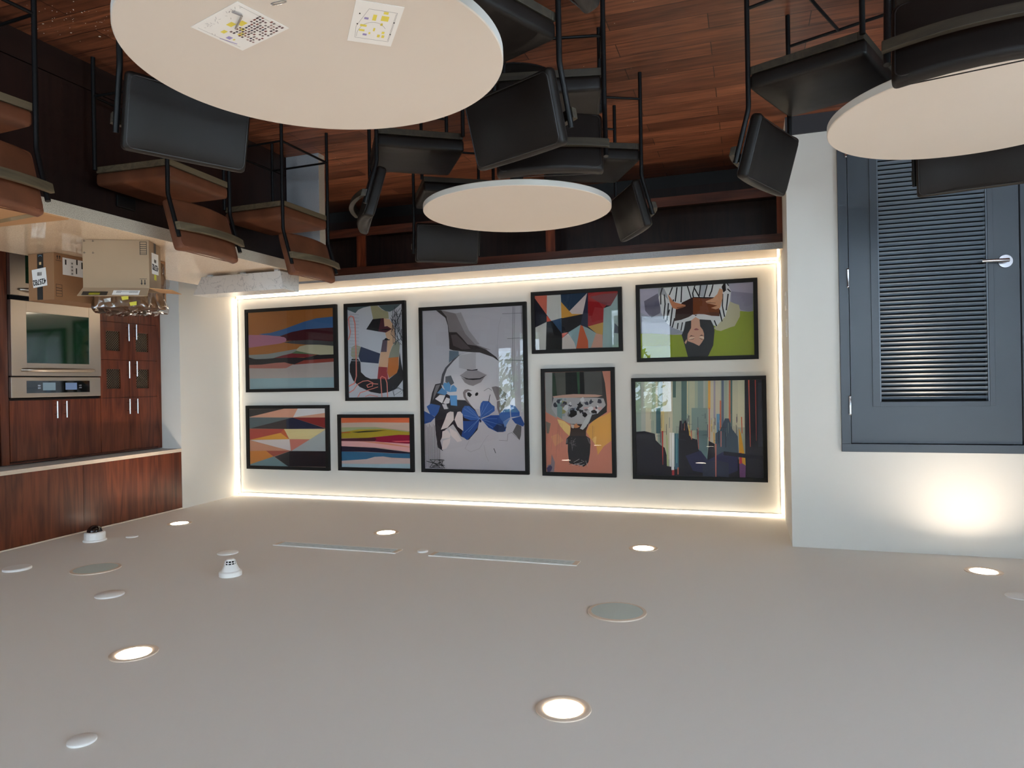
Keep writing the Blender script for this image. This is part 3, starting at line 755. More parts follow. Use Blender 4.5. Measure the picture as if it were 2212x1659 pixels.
((32,27,28),[109,-158,15,-200,-158,-188,-193,-218,-152,-179,-83,-180,18,-189,97,-148]),
((55,32,28),[103,-160,62,-179,18,-196,20,-56,58,-34,117,-14,171,-6,157,-109]),
((115,60,30),[18,-196,-84,-182,-152,-184,-189,-130,-191,-31,-127,-38,-70,-53,-24,-57,20,-53]),
((95,55,38),[-76,-65,-156,-67,-191,-59,-191,-31,-127,-38]),
((205,200,195),[171,-8,117,-15,58,-35,0,-56,-70,-53,-127,-38,-194,-31,-189,3,-126,-3,-34,-13,35,-10,82,2,165,12]),
((60,50,48),[11,-54,-15,-51,-1,-42]),
((185,120,85),[223,-236,203,-211,180,-174,156,-160,79,-138,79,-125,151,-106,184,-118,206,-169]),
((90,50,40),[151,-119,81,-129,81,-126,148,-114]),
((195,145,110),[-194,-259,-220,-246,-216,-176,-197,-99,-162,-89,-125,-102,-175,-119,-93,-144,-82,-159,-141,-180,-176,-213]),
((120,80,60),[-92,-152,-163,-142,-162,-138,-94,-146]),
((50,50,52),[82,2,33,-7,-34,-13,-121,-3,-143,45,-149,87,-137,205,-95,293,67,294,92,191,114,112,95,65]),
((195,150,125),[35,-7,0,-34,-32,-13,-36,46,-56,74,-66,107,-65,149,-43,184,-25,206,21,181,68,162,68,126,64,102,37,55]),
((140,80,80),[16,68,-4,59,-28,70,-15,75,5,75]),
((215,190,165),[57,147,47,133,6,134,21,146]),
((215,190,165),[-23,135,-38,125,-65,134,-64,152]),
((40,30,30),[51,131,38,115,5,128,35,122]),
((40,30,30),[-28,126,-44,115,-65,122,-49,122]),
((60,45,40),[59,149,21,144,9,137,20,149]),
((60,45,40),[-21,136,-43,148,-64,150,-43,153]),
((195,150,125),[92,173,74,146,72,168,83,188])]),
8:(1.411,2.062,0.657,0.948,(192,126,104),[
((205,155,80),[-93,36,-145,-26,-239,-63,-292,-91,-291,159,-222,209,-170,284,-159,209,-104,135,-73,86]),
((225,180,110),[-148,123,-161,126,-153,209,-122,148]),
((215,185,120),[188,-27,124,-8,70,36,75,124,119,87,170,24]),
((198,140,105),[250,126,184,100,133,162,212,214]),
((120,112,100),[294,-8,248,11,266,100,286,100]),
((66,63,60),[279,-439,-221,-440,-244,-335,-259,-156,-255,-94,-176,-39,-93,19,66,19,143,-33,292,-96,295,-281]),
((150,145,138),[295,-440,225,-438,231,-128,188,-33,291,-90]),
((40,60,42),[225,-438,201,-406,185,-235,227,-229]),
((85,82,74),[200,-437,106,-438,106,-243,185,-235]),
((20,20,20),[106,-438,5,-439,-4,-244,106,-243]),
((45,75,50),[5,-439,-19,-440,-22,-245,-4,-244]),
((14,14,15),[-22,-440,-57,-439,-66,-244,-22,-245]),
((85,82,78),[-62,-441,-215,-440,-219,-239,-63,-241]),
((190,150,130),[224,-228,139,-239,36,-246,-155,-240,-223,-231,-179,-218,36,-214,218,-215]),
((165,160,158),[217,-216,-160,-212,-229,-205,-247,-150,-215,-85,-139,-67,-87,17,-16,55,41,24,92,5,194,-51,239,-122]),
((120,140,135),[185,-203,139,-209,143,-26,188,-51]),
((150,140,90),[140,-190,95,-177,109,-89,142,-49]),
((185,150,145),[-52,-132,-215,-131,-209,-105,-51,-109]),
((195,192,190),[-185,-134,-182,-130,-177,-130,-172,-124,-163,-132,-168,-136,-168,-142,-176,-147,-181,-141]),
((195,192,190),[139,-186,152,-170,161,-176,178,-175,179,-178,180,-194,170,-207,162,-197,151,-195]),
((140,145,150),[-211,-199,-204,-190,-201,-188,-194,-191,-192,-196,-193,-203,-197,-204,-202,-209,-211,-207]),
((140,145,150),[55,-71,68,-55,76,-48,85,-61,91,-62,91,-81,87,-91,75,-94,69,-83]),
((60,60,70),[52,-146,59,-138,66,-137,74,-141,78,-151,70,-159,64,-153,59,-155]),
((60,60,70),[-70,-76,-62,-65,-54,-67,-47,-68,-38,-70,-35,-80,-46,-91,-54,-88,-57,-82]),
((140,145,150),[-6,-117,5,-104,11,-87,26,-102,40,-107,39,-124,26,-135,9,-129,-10,-125]),
((60,60,70),[-213,-175,-211,-165,-192,-162,-182,-166,-173,-171,-178,-186,-181,-200,-193,-200,-207,-194]),
((40,38,40),[-49,-97,-38,-81,-31,-86,-21,-74,-14,-91,-6,-106,-20,-112,-31,-107,-49,-104]),
((60,60,70),[159,-186,162,-170,166,-162,178,-167,192,-179,189,-191,174,-201,166,-202,149,-195]),
((195,192,190),[-60,-195,-62,-186,-51,-176,-39,-175,-23,-187,-23,-203,-36,-212,-50,-221,-58,-202]),
((40,38,40),[-16,-119,-10,-105,-7,-99,3,-98,19,-114,5,-127,7,-136,-5,-140,-10,-130]),
((60,60,70),[98,-165,95,-151,112,-152,126,-155,135,-158,135,-170,122,-185,112,-179,100,-177]),
((110,105,105),[34,-65,45,-55,65,-52,79,-43,94,-56,92,-72,84,-91,63,-93,42,-76]),
((60,60,70),[-172,-125,-175,-121,-165,-113,-161,-114,-157,-122,-154,-130,-162,-136,-166,-137,-168,-133]),
((60,60,70),[-97,-161,-94,-147,-82,-150,-66,-153,-68,-158,-54,-170,-67,-173,-82,-181,-91,-176]),
((60,60,70),[28,-111,30,-106,38,-101,48,-101,54,-104,63,-118,48,-125,39,-123,23,-118]),
((140,145,150),[100,-198,103,-192,114,-190,122,-190,122,-195,125,-202,120,-204,114,-212,105,-205]),
((40,38,40),[62,-112,59,-109,65,-106,71,-108,77,-110,73,-115,72,-117,65,-118,59,-118]),
((110,105,105),[114,-150,113,-141,131,-132,144,-137,158,-146,151,-155,147,-168,129,-162,116,-164]),
((40,38,40),[-48,-149,-44,-140,-23,-124,-11,-122,-3,-141,7,-158,-6,-161,-23,-181,-30,-162]),
((140,145,150),[-157,-74,-154,-66,-149,-63,-142,-64,-143,-70,-137,-79,-146,-78,-150,-83,-155,-77]),
((110,105,105),[-90,-106,-80,-97,-74,-97,-62,-95,-60,-102,-56,-110,-64,-114,-77,-117,-88,-117]),
((195,192,190),[-132,-112,-133,-90,-120,-78,-99,-90,-105,-104,-84,-118,-104,-133,-122,-139,-143,-122]),
((60,60,70),[63,-157,64,-150,70,-147,81,-143,82,-151,80,-160,82,-163,71,-174,67,-166]),
((140,145,150),[116,-64,120,-51,130,-51,138,-58,141,-60,144,-67,140,-71,130,-76,121,-76]),
((60,60,70),[183,-148,183,-136,201,-131,212,-133,219,-145,221,-153,215,-170,200,-176,192,-163]),
((195,192,190),[-184,-91,-182,-84,-169,-62,-157,-79,-140,-87,-149,-96,-156,-109,-171,-118,-185,-106]),
((195,192,190),[87,-124,88,-110,103,-94,120,-108,139,-115,124,-131,116,-145,102,-156,82,-139]),
((140,145,150),[-151,-56,-140,-37,-127,-25,-108,-33,-106,-47,-108,-64,-115,-66,-129,-86,-137,-63]),
((60,60,70),[-145,-177,-129,-170,-118,-158,-103,-157,-102,-168,-106,-185,-110,-186,-120,-204,-128,-184]),
((195,192,190),[59,-162,52,-152,65,-147,73,-155,88,-156,75,-168,72,-177,66,-179,58,-175]),
((40,38,40),[-171,-92,-166,-73,-147,-79,-138,-75,-118,-85,-119,-98,-134,-105,-150,-108,-154,-104]),
((140,145,150),[42,-96,51,-88,62,-83,80,-76,79,-92,92,-104,72,-118,62,-107,50,-112]),
((22,20,22),[8,-67,28,-52,41,-46,62,-40,83,-58,68,-77,71,-104,41,-109,9,-95]),
((22,20,22),[-86,-64,-70,-46,-62,-41,-46,-53,-41,-55,-45,-71,-48,-81,-63,-87,-73,-82]),
((50,46,46),[-93,17,-126,-64,-177,-76,-253,-150,-257,-88,-176,-37]),
((60,45,40),[66,16,-95,18,-70,75,-70,131,81,132,67,75]),
((185,170,160),[66,18,21,24,41,55,60,49]),
((190,130,90),[-18,36,6,50,12,50,29,51,35,47,38,28,28,18,12,9,5,25]),
((180,178,175),[-16,55,-88,-64,-126,-70,-74,36,-42,67]),
((38,34,36),[81,121,-72,120,-104,142,-108,191,-101,272,-87,347,-65,373,-42,389,-11,371,21,377,85,358,96,256,94,194,113,194,106,146]),
((95,88,90),[111,187,106,150,94,146,96,181]),
((95,88,90),[-75,129,-94,142,-108,191,-97,185]),
((120,112,112),[83,181,18,210,17,208,82,179]),
((120,112,112),[63,142,55,140,55,137,64,139]),
((120,112,112),[62,159,28,175,26,173,61,157]),
((120,112,112),[68,174,59,206,56,205,66,173]),
((120,112,112),[54,203,23,190,24,187,55,200]),
((120,112,112),[53,232,37,153,39,152,56,232]),
((120,112,112),[53,249,64,159,67,160,55,249]),
((120,112,112),[54,183,21,139,23,138,56,182]),
((38,34,36),[9,343,88,369,87,372,9,346]),
((180,170,165),[5,387,-52,367,-51,364,6,385]),
((38,34,36),[-5,342,-11,373,-15,373,-8,341]),
((38,34,36),[65,363,-4,372,-5,369,65,360]),
((180,170,165),[2,367,-11,381,-14,379,0,365]),
((180,170,165),[-23,332,-51,348,-52,345,-25,329]),
((38,34,36),[-1,387,-82,319,-80,316,1,385]),
((180,170,165),[-80,383,-64,334,-61,335,-77,384]),
((180,170,165),[-81,372,-72,358,-69,360,-78,374]),
((38,34,36),[-8,381,-78,347,-76,344,-7,378]),
((38,34,36),[-72,332,44,340,44,344,-72,335]),
((38,34,36),[11,334,74,357,73,360,10,337]),
((180,170,165),[-1,357,17,367,16,370,-2,360]),
((38,34,36),[11,351,-26,358,-27,355,11,348]),
((180,170,165),[-34,348,61,376,60,379,-35,351]),
((38,34,36),[-33,321,-34,359,-37,359,-36,321]),
((180,170,165),[38,365,-37,381,-38,378,37,362]),
((180,170,165),[43,352,-8,323,-6,320,45,350]),
((130,115,118),[243,284,215,353,223,439,289,440,281,380,251,373]),
((70,60,90),[243,414,249,425,261,440,284,441,287,423,292,407,278,396,259,381,240,394]),
((120,90,85),[191,87,203,312,202,312,190,87]),
((120,90,85),[177,14,194,242,193,242,175,14]),
((120,90,85),[164,9,176,259,175,259,162,9]),
((120,90,85),[144,8,151,221,150,221,143,8]),
((120,90,85),[230,94,247,245,246,245,229,94]),
((120,90,85),[-143,41,-129,214,-130,214,-144,41]),
((120,90,85),[-130,30,-122,247,-123,247,-132,30])]),
9:(0.400,2.115,1.079,0.857,(160,160,138),[
((140,150,138),[505,-395,457,-395,469,264,506,264]),
((160,160,150),[457,-395,420,-395,432,263,469,264]),
((182,172,150),[420,-395,373,-395,385,262,432,263]),
((150,156,138),[373,-395,336,-395,347,261,385,262]),
((182,172,150),[336,-395,319,-395,331,261,347,261]),
((140,150,138),[319,-395,295,-395,306,261,331,261]),
((128,140,134),[295,-395,279,-395,290,260,306,261]),
((176,168,140),[279,-395,232,-395,244,259,290,260]),
((182,172,150),[232,-395,196,-395,207,259,244,259]),
((150,156,138),[196,-395,150,-395,161,258,207,259]),
((150,156,138),[150,-395,134,-395,146,258,161,258]),
((150,156,138),[134,-395,98,-395,109,257,146,258]),
((150,156,138),[98,-395,61,-395,73,256,109,257]),
((168,166,140),[61,-395,16,-395,28,256,73,256]),
((150,156,138),[16,-395,-8,-395,4,255,28,256]),
((128,140,134),[-8,-395,-52,-395,-41,254,4,255]),
((160,160,150),[-52,-395,-68,-395,-57,254,-41,254]),
((150,156,138),[-68,-395,-92,-395,-80,254,-57,254]),
((182,172,150),[-92,-395,-136,-395,-125,253,-80,254]),
((176,168,140),[-136,-395,-151,-395,-140,253,-125,253]),
((182,172,150),[-151,-395,-186,-395,-175,252,-140,253]),
((168,166,140),[-186,-395,-197,-395,-186,252,-175,252]),
((160,160,150),[-197,-395,-220,-395,-209,251,-186,252]),
((150,156,138),[-220,-395,-244,-395,-233,251,-209,251]),
((168,166,140),[-244,-395,-279,-395,-268,250,-233,251]),
((182,172,150),[-279,-395,-302,-395,-291,250,-268,250]),
((182,172,150),[-302,-395,-317,-395,-306,250,-291,250]),
((160,160,150),[-317,-395,-332,-395,-321,249,-306,250]),
((160,160,150),[-332,-395,-342,-395,-331,249,-321,249]),
((168,166,140),[-342,-395,-365,-395,-354,249,-331,249]),
((150,156,138),[-365,-395,-376,-395,-365,249,-354,249]),
((160,160,150),[-376,-395,-390,-395,-380,248,-365,249]),
((84,104,100),[124,-395,81,-395,89,14,131,15]),
((75,98,92),[194,-395,169,-395,172,-260,196,-260]),
((70,100,105),[337,-173,299,-173,303,40,340,41]),
((190,170,120),[298,-148,269,-148,272,28,301,28]),
((185,185,170),[429,-395,367,-395,371,-174,433,-174]),
((192,176,140),[78,-395,71,-395,76,-122,83,-122]),
((200,150,75),[-90,-395,-109,-395,-105,-162,-86,-162]),
((185,100,75),[-92,-171,-101,-171,-94,253,-85,254]),
((150,140,150),[-134,-395,-148,-395,-143,-85,-128,-85]),
((95,105,120),[-195,-395,-214,-395,-208,-24,-189,-24]),
((185,100,75),[-254,-395,-266,-395,-260,-24,-247,-24]),
((75,105,100),[-267,-395,-280,-395,-273,-5,-260,-5]),
((185,100,70),[-180,-232,-191,-231,-187,25,-175,25]),
((100,140,165),[-152,-122,-176,-121,-173,38,-150,38]),
((200,175,110),[-107,-73,-117,-73,-115,26,-106,26]),
((182,175,150),[-283,-395,-323,-395,-316,7,-276,7]),
((190,182,155),[-323,-395,-375,-395,-369,-12,-317,-12]),
((95,115,115),[-5,-23,-80,-36,-75,260,-1,224]),
((120,135,128),[46,-172,-82,-171,-79,14,49,14]),
((70,82,92),[-141,38,-177,13,-219,-85,-248,-85,-276,7,-315,61,-323,280,-137,283]),
((36,34,42),[506,29,437,22,350,44,344,97,302,141,271,160,254,228,249,316,164,320,156,77,144,-66,130,-66,121,-38,93,-73,79,-10,56,76,3,91,-2,169,-72,260,-87,100,-133,124,-137,253,-312,249,-370,236,-375,-395,-506,-395,-506,395,506,395]),
((46,46,76),[101,226,-20,181,-78,260,-197,190,-313,231,-311,341,-193,392,43,349]),
((52,56,72),[-36,285,-137,253,-242,281,-240,395,-34,393]),
((215,210,205),[212,34,190,34,196,346,218,347]),
((215,210,205),[227,34,217,34,222,319,232,319]),
((170,60,60),[214,347,195,346,195,390,215,390]),
((165,170,120),[257,40,245,90,242,316,255,313]),
((60,95,110),[186,40,154,40,159,339,191,340]),
((90,140,140),[174,40,165,40,169,289,178,290]),
((185,100,75),[168,324,159,323,160,383,169,383]),
((180,65,55),[293,20,280,20,286,304,290,304]),
((185,105,75),[110,-45,103,-45,104,14,111,14]),
((180,80,65),[2,-11,-6,-11,-8,168,-3,168]),
((200,160,80),[77,-48,67,-23,56,64,68,58]),
((185,100,75),[55,14,46,14,46,89,53,89]),
((190,110,95),[-136,124,-148,124,-142,395,-135,395]),
((190,120,110),[-182,19,-189,19,-187,148,-180,148]),
((200,150,75),[-125,26,-133,38,-134,118,-125,118]),
((205,150,50),[-325,-6,-339,37,-370,236,-372,303,-360,315,-340,297,-322,280]),
((190,50,60),[-325,195,-342,194,-346,285,-324,292]),
((110,65,105),[-323,286,-346,279,-372,297,-369,394,-324,394]),
((185,80,50),[-343,-97,-350,-97,-352,37,-346,37]),
((190,85,65),[-402,-395,-412,-395,-413,145,-408,145]),
((180,70,60),[-453,-395,-461,-395,-458,96,-456,96]),
((50,50,60),[-477,-373,-506,-373,-505,144,-469,144]),
((20,20,32),[-203,184,-506,216,-505,251,-202,215]),
((50,50,60),[-310,-122,-310,-58,-313,-58,-313,-122]),
((50,50,60),[-6,17,-4,126,-5,126,-8,17]),
((120,130,125),[299,-16,299,51,297,51,297,-16]),
((90,70,90),[170,-24,172,86,170,86,169,-24]),
((50,50,60),[73,-110,75,-57,71,-57,68,-110]),
((120,130,125),[-241,-49,-240,35,-244,35,-246,-49]),
((70,75,85),[-302,-33,-300,72,-305,72,-306,-33]),
((70,75,85),[-287,-22,-286,42,-288,42,-289,-22]),
((70,75,85),[384,-136,386,-79,384,-79,382,-136]),
((70,75,85),[-310,-20,-308,83,-310,83,-312,-20]),
((50,50,60),[-163,9,-162,121,-167,121,-168,9]),
((120,130,125),[155,-13,157,83,154,83,152,-13]),
((50,50,60),[-61,-125,-61,-84,-64,-84,-64,-125]),
((90,70,90),[21,26,22,99,20,99,20,26]),
((70,75,85),[8,1,8,53,6,53,6,1]),
((120,130,125),[379,-63,380,-1,377,-1,375,-63]),
((120,130,125),[45,-39,47,27,45,27,43,-39]),
((70,75,85),[-204,-51,-202,64,-207,64,-209,-51]),
((120,130,125),[0,-46,1,33,-2,33,-3,-46]),
((90,70,90),[-78,-36,-77,70,-81,70,-83,-36]),
((90,70,90),[128,-87,130,13,125,13,124,-87]),
((70,75,85),[-218,-74,-217,-30,-220,-30,-221,-74]),
((120,130,125),[-108,-88,-108,-38,-111,-38,-111,-88]),
((90,70,90),[-307,-98,-306,-48,-310,-47,-311,-98]),
((50,50,60),[110,-72,112,0,107,0,105,-72]),
((120,130,125),[-228,-9,-227,62,-229,62,-229,-9]),
((120,130,125),[229,-94,231,-5,226,-5,224,-94]),
((90,70,90),[-130,-58,-128,4,-131,4,-133,-58]),
((70,75,85),[290,-116,293,-5,291,-5,288,-116]),
((70,75,85),[-113,-21,-112,26,-114,26,-116,-21]),
((90,70,90),[-177,-121,-177,-72,-180,-72,-180,-121]),
((50,50,60),[63,-110,66,-1,63,-1,60,-110]),
((70,75,85),[-3,-96,-2,-8,-5,-8,-6,-96]),
((50,50,60),[254,-38,255,53,252,53,251,-38]),
((90,70,90),[306,3,308,119,303,119,301,3]),
((50,50,60),[301,-89,302,-9,300,-9,299,-89]),
((90,70,90),[-138,-90,-138,-29,-143,-29,-143,-90]),
((120,130,125),[202,1,202,50,201,50,200,1]),
((50,50,60),[5,4,7,89,2,89,0,4]),
((50,50,60),[-219,30,-218,151,-223,151,-224,30]),
((120,130,125),[364,-67,365,29,362,29,360,-67]),
((90,70,90),[84,-86,86,-35,81,-35,79,-86]),
((90,70,90),[-221,-67,-219,-13,-221,-13,-223,-67]),
((120,130,125),[-265,-122,-263,-20,-266,-20,-268,-122]),
((70,75,85),[92,-26,92,18,89,18,89,-26]),
((90,70,90),[-162,-52,-159,16,-162,16,-165,-52]),
((60,65,75),[-188,-1,-203,-1,-203,-2,-188,-2]),
((60,65,75),[131,96,96,96,96,94,131,95]),
((60,65,75),[-78,77,-100,77,-100,75,-78,75]),
((60,65,75),[-129,96,-166,96,-166,94,-130,94]),
((60,65,75),[-45,50,-77,49,-77,48,-45,48]),
((60,65,75),[77,26,49,26,49,24,77,24]),
((60,65,75),[-215,87,-242,87,-242,85,-215,86]),
((60,65,75),[-191,24,-213,24,-213,22,-191,22]),
((60,65,75),[84,-35,41,-35,41,-37,84,-37]),
((60,65,75),[156,92,126,91,126,89,156,90]),
((60,65,75),[-33,54,-75,54,-75,52,-33,52]),
((60,65,75),[-36,-110,-53,-110,-53,-112,-36,-112]),
((60,65,75),[115,-51,101,-51,101,-53,115,-53]),
((60,65,75),[-237,27,-254,27,-254,25,-237,25]),
((60,65,75),[172,-13,149,-13,149,-15,172,-14]),
((60,65,75),[-187,-10,-228,-10,-228,-12,-187,-12]),
((60,65,75),[-62,-48,-79,-48,-79,-50,-62,-50]),
((60,65,75),[131,47,102,47,102,45,131,46]),
((60,65,75),[290,27,250,27,250,25,290,25]),
((60,65,75),[-150,99,-172,99,-172,97,-150,97]),
((60,65,75),[60,11,38,11,38,9,60,9]),
((60,65,75),[-253,51,-272,51,-272,49,-253,49]),
((60,65,75),[-171,-10,-185,-11,-185,-12,-171,-12]),
((60,65,75),[338,63,306,63,306,61,338,61])]),
}
AM = {}
def amat(c):
    if c not in AM:
        l = lin(c); AM[c] = mat('print_%d_%d_%d' % c, tuple(min(.92, v*1.35+.002) for v in l), .7, spec=.2)
    return AM[c]
ALAB = {1: 'black-framed abstract of wavy orange, blue and pink bands', 2: 'black-framed collage face with black beard and coral scribble', 3: 'black-framed print of angular muted triangles',
        4: 'small black-framed print of streaky orange, olive, magenta and blue bands', 5: 'largest black-framed picture, grey woman with blue butterflies over her eyes',
        6: 'black-framed print of bold red, navy and teal shards', 7: 'black-framed print of a woman in a striped coat reading on lime green', 8: 'black-framed figure painting with dark head on salmon',
        9: 'black-framed print of vertical streaks over a dark skyline'}
for k, (cx, cz, w_, h_, bg, polys) in ART.items():
    t = empty('framed_picture', ALAB[k], 'picture', (cx, YA, cz), 0, None)
    fw = .033; d0, d1 = -.040, -.002
    fm = MB()
    for a, b, c, d in ((-w_/2, w_/2, h_/2-fw, h_/2), (-w_/2, w_/2, -h_/2, -h_/2+fw), (-w_/2, -w_/2+fw, -h_/2+fw, h_/2-fw), (w_/2-fw, w_/2, -h_/2+fw, h_/2-fw)): fm.box(a, b, d0, d1, c, d, FRAME)
    fm.obj('frame', t, .0015)
    iw, ih = w_/2-fw, h_/2-fw
    am = MB(); am.add([(-iw, -.020, -ih), (iw, -.020, -ih), (iw, -.020, ih), (-iw, -.020, ih)], [(0, 1, 2, 3)], amat(bg))
    me_v = am
    bm = bmesh.new()
    mats = [amat(bg)]
    def face(pts, y, mt):
        if mt not in mats: mats.append(mt)
        try:
            vs = [bm.verts.new((x, y, z)) for x, z in pts]; f = bm.faces.new(vs); f.material_index = mats.index(mt); f.normal_update()
            if f.normal.y > 0: f.normal_flip()
        except Exception: pass
    face([(-iw, -ih), (iw, -ih), (iw, ih), (-iw, ih)], -.022, amat(bg))
    # backing board
    for i, (c, q) in enumerate(polys):
        pts = [(q[j]/1000, q[j+1]/1000) for j in range(0, len(q), 2)]
        face(pts, -.0221-i*.00006, amat(c))
    bmesh.ops.triangulate(bm, faces=[f for f in bm.faces if len(f.verts) > 4], ngon_method='EAR_CLIP')
    me = bpy.data.meshes.new('artwork'); bm.to_mesh(me); bm.free()
    for mt in mats: me.materials.append(mt)
    o = bpy.data.objects.new('artwork', me); C.objects.link(o); o.parent = t
    MB().box(-iw, iw, -.021, -.004, -ih, ih, WPL).obj('backing_board', t)
    MB().add([(-iw, -.0345, -ih), (iw, -.0345, -ih), (iw, -.0345, ih), (-iw, -.0345, ih)], [(0, 1, 2, 3)], PANE).obj('glass_pane', t)

# ------------------------------------------------------------------ stone counter
ZC = .915; KX0, KX1 = 2.95, 3.985; KY0, KY1 = -.2, 4.50
ctr = empty('stone_counter', 'long polished stone bar counter on a dark wooden base', 'counter', (0, 0, 0))
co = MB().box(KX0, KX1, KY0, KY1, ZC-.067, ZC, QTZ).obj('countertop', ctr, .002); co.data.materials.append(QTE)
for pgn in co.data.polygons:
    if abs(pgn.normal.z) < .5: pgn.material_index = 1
wf = MB().box(KX0, 3.232, 4.40, 4.475, 0, ZC-.067, QTG).obj('waterfall_leg', ctr, .002); wf.data.materials.append(QTE)
for pgn in wf.data.polygons:
    if pgn.normal.x < -.5: pgn.material_index = 1  # beige on this side puts the light falling there into the colour
wf['label'] = 'grey speckled stone end panel'
bp_ = MB()
for a, b in ((-.2, 1.05), (1.053, 2.25), (2.253, 3.45), (3.453, 4.478)): bp_.box(3.235, 3.26, a, b, .145, ZC-.068, DARKW)
bp_.box(3.26, 3.95, KY0, 4.478, .02, ZC-.068, DARKW)
bp_.obj('base_panel', ctr)
B('plinth', 3.238, 3.26, KY0, 4.478, 0, .138, WPLINTH, ctr)
ol = MB().box(3.222, 3.2345, 2.91, 3.03, .65, .715, mat('black_outlet', (14, 14, 15), .3)).obj('power_outlet', ctr, .003)

# marble block with feet
mb_ = empty('marble_block', 'veined white marble trough sitting on the far end of the counter', 'marble block', (3.31, 4.03, ZC+.001))
def hx(z0, z1, x0, x1, y0, y1, X0, X1, Y0, Y1): return [(x0, y0, z0), (x1, y0, z0), (x1, y1, z0), (x0, y1, z0)], [(X0, Y0, z1), (X1, Y0, z1), (X1, Y1, z1), (X0, Y1, z1)]
b0, t0 = hx(.014, .135, -.352, .305, -.085, .12, -.365, .392, -.075, .098); MB().hexa(b0, t0, MARB).obj('block_body', mb_, .002)
for x in (-.30, -.02, .26):
    for y in (-.05, .07): MB().box(x-.015, x+.015, y-.012, y+.012, 0, .0138, WPL).obj('foot', mb_)

# ------------------------------------------------------------------ kitchen beyond the opening
XK = 5.208
cbn = empty('pantry_cabinet', 'tall mahogany pantry cabinet with lattice doors and steel bar pulls', 'cabinet', (0, 0, 0))
MB().box(XK+.022, XR-.002, 4.50, 5.148, 0, 2.255, DARKW).obj('carcass', cbn)
MB().box(XK, XK+.022, 5.10, 5.147, 0, 2.255, MAHOG).obj('side_stile', cbn)
BR = mat('brass_lattice', (168, 148, 124), .35, .9)
def bar(parent, y, z0, z1):
    mb = MB(); mb.tube([(XK-.032, y, z0), (XK-.032, y, z1)], .0065, STEELD, 12)
    for z in (z0+.03, z1-.03): mb.tube([(XK-.032, y, z), (XK, y, z)], .004, STEELD, 8)
    return mb.obj('handle', parent)
def kdoor(root, y0, y1, z0, z1, hy=None, hz=None, lat=None):
    g = .0015; y0 += g; y1 -= g; z0 += g; z1 -= g
    if lat is None: d = MB().box(XK, XK+.021, y0, y1, z0, z1, MAHOG).obj('door', root, .001)
    else:
        a, b, c, e = lat; mb = MB()
        for p in ((y0, a, z0, z1), (b, y1, z0, z1), (a, b, z0, c), (a, b, e, z1)): mb.box(XK, XK+.021, *p, MAHOG)
        d = mb.obj('door', root)
        lm = MB(); s = .022; n = int(((b-a)+(e-c))/s)+1
        for i in range(1, n):
            for sg in (1, -1):
                # lines  y*1 + sg*z
                pts = []
                k0 = i*s
                ya, za, yb, zb = a+k0, c, a+k0-(e-c), e
                if ya > b: za += ya-b; ya = b
                if yb < a: zb -= a-yb; yb = a
                if za >= e or yb >= b or zb <= c: continue
                if sg < 0: ya, yb = a+b-ya, a+b-yb
                lm.tube([(XK+.009+sg*.0012, ya, za), (XK+.009+sg*.0012, yb, zb)], .0011, BR, 5, False)
        lm.obj('lattice', d)
        MB().box(XK+.016, XK+.021, a, b, c, e, DKIN).obj('lattice_backing', d)
    if hy: bar(d, hy, hz[0], hz[1])
    return d
kdoor(cbn, 4.50, 4.795, 1.776, 2.24, 4.767, (1.79, 1.922)); kdoor(cbn, 4.795, 5.10, 1.776, 2.24, 4.85, (1.79, 1.922))
for z0, z1 in ((1.447, 1.776), (1.118, 1.447), (.789, 1.118), (.46, .789)):
    dz = z0-1.447
    kdoor(cbn, 4.50, 4.795, z0, z1, 4.769, (1.458+dz, 1.607+dz), (4.562, 4.700, 1.527+dz, 1.697+dz)); kdoor(cbn, 4.795, 5.10, z0, z1, 4.85, (1.456+dz, 1.591+dz), (4.868, 5.005, 1.527+dz, 1.697+dz))
kdoor(cbn, 4.50, 4.795, .1, .46); kdoor(cbn, 4.795, 5.10, .1, .46)
MB().box(XK, XK+.021, 4.50, 5.10, 2.242, 2.255, MAHOGY).obj('top_rail', cbn)
ocb = empty('oven_cabinet', 'mahogany cabinet surrounding the steel double oven', 'cabinet', (0, 0, 0))
MB().box(XK+.13, XR-.002, 3.66, 4.498, 0, 2.255, DARKW).box(XK+.022, XK+.13, 3.66, 3.72, 0, 2.255, DARKW).box(XK+.022, XK+.13, 4.484, 4.498, 0, 2.255, DARKW).box(XK+.022, XK+.13, 3.72, 4.484, 1.766, 2.255, DARKW).box(XK+.022, XK+.13, 3.72, 4.484, 0, .30, DARKW).obj('carcass', ocb)
kdoor(ocb, 3.725, 4.103, 1.776, 2.235, 4.083, (1.79, 1.923)); kdoor(ocb, 4.103, 4.498, 1.776, 2.24, 4.163, (1.79, 1.922))
MB().box(XK, XK+.021, 3.66, 3.72, 0, 2.255, MAHOG).obj('side_stile', ocb); kdoor(ocb, 3.72, 4.498, .1, .29)
MB().box(XK, XK+.021, 3.72, 4.498, 2.242, 2.255, MAHOGY).obj('top_rail', ocb)
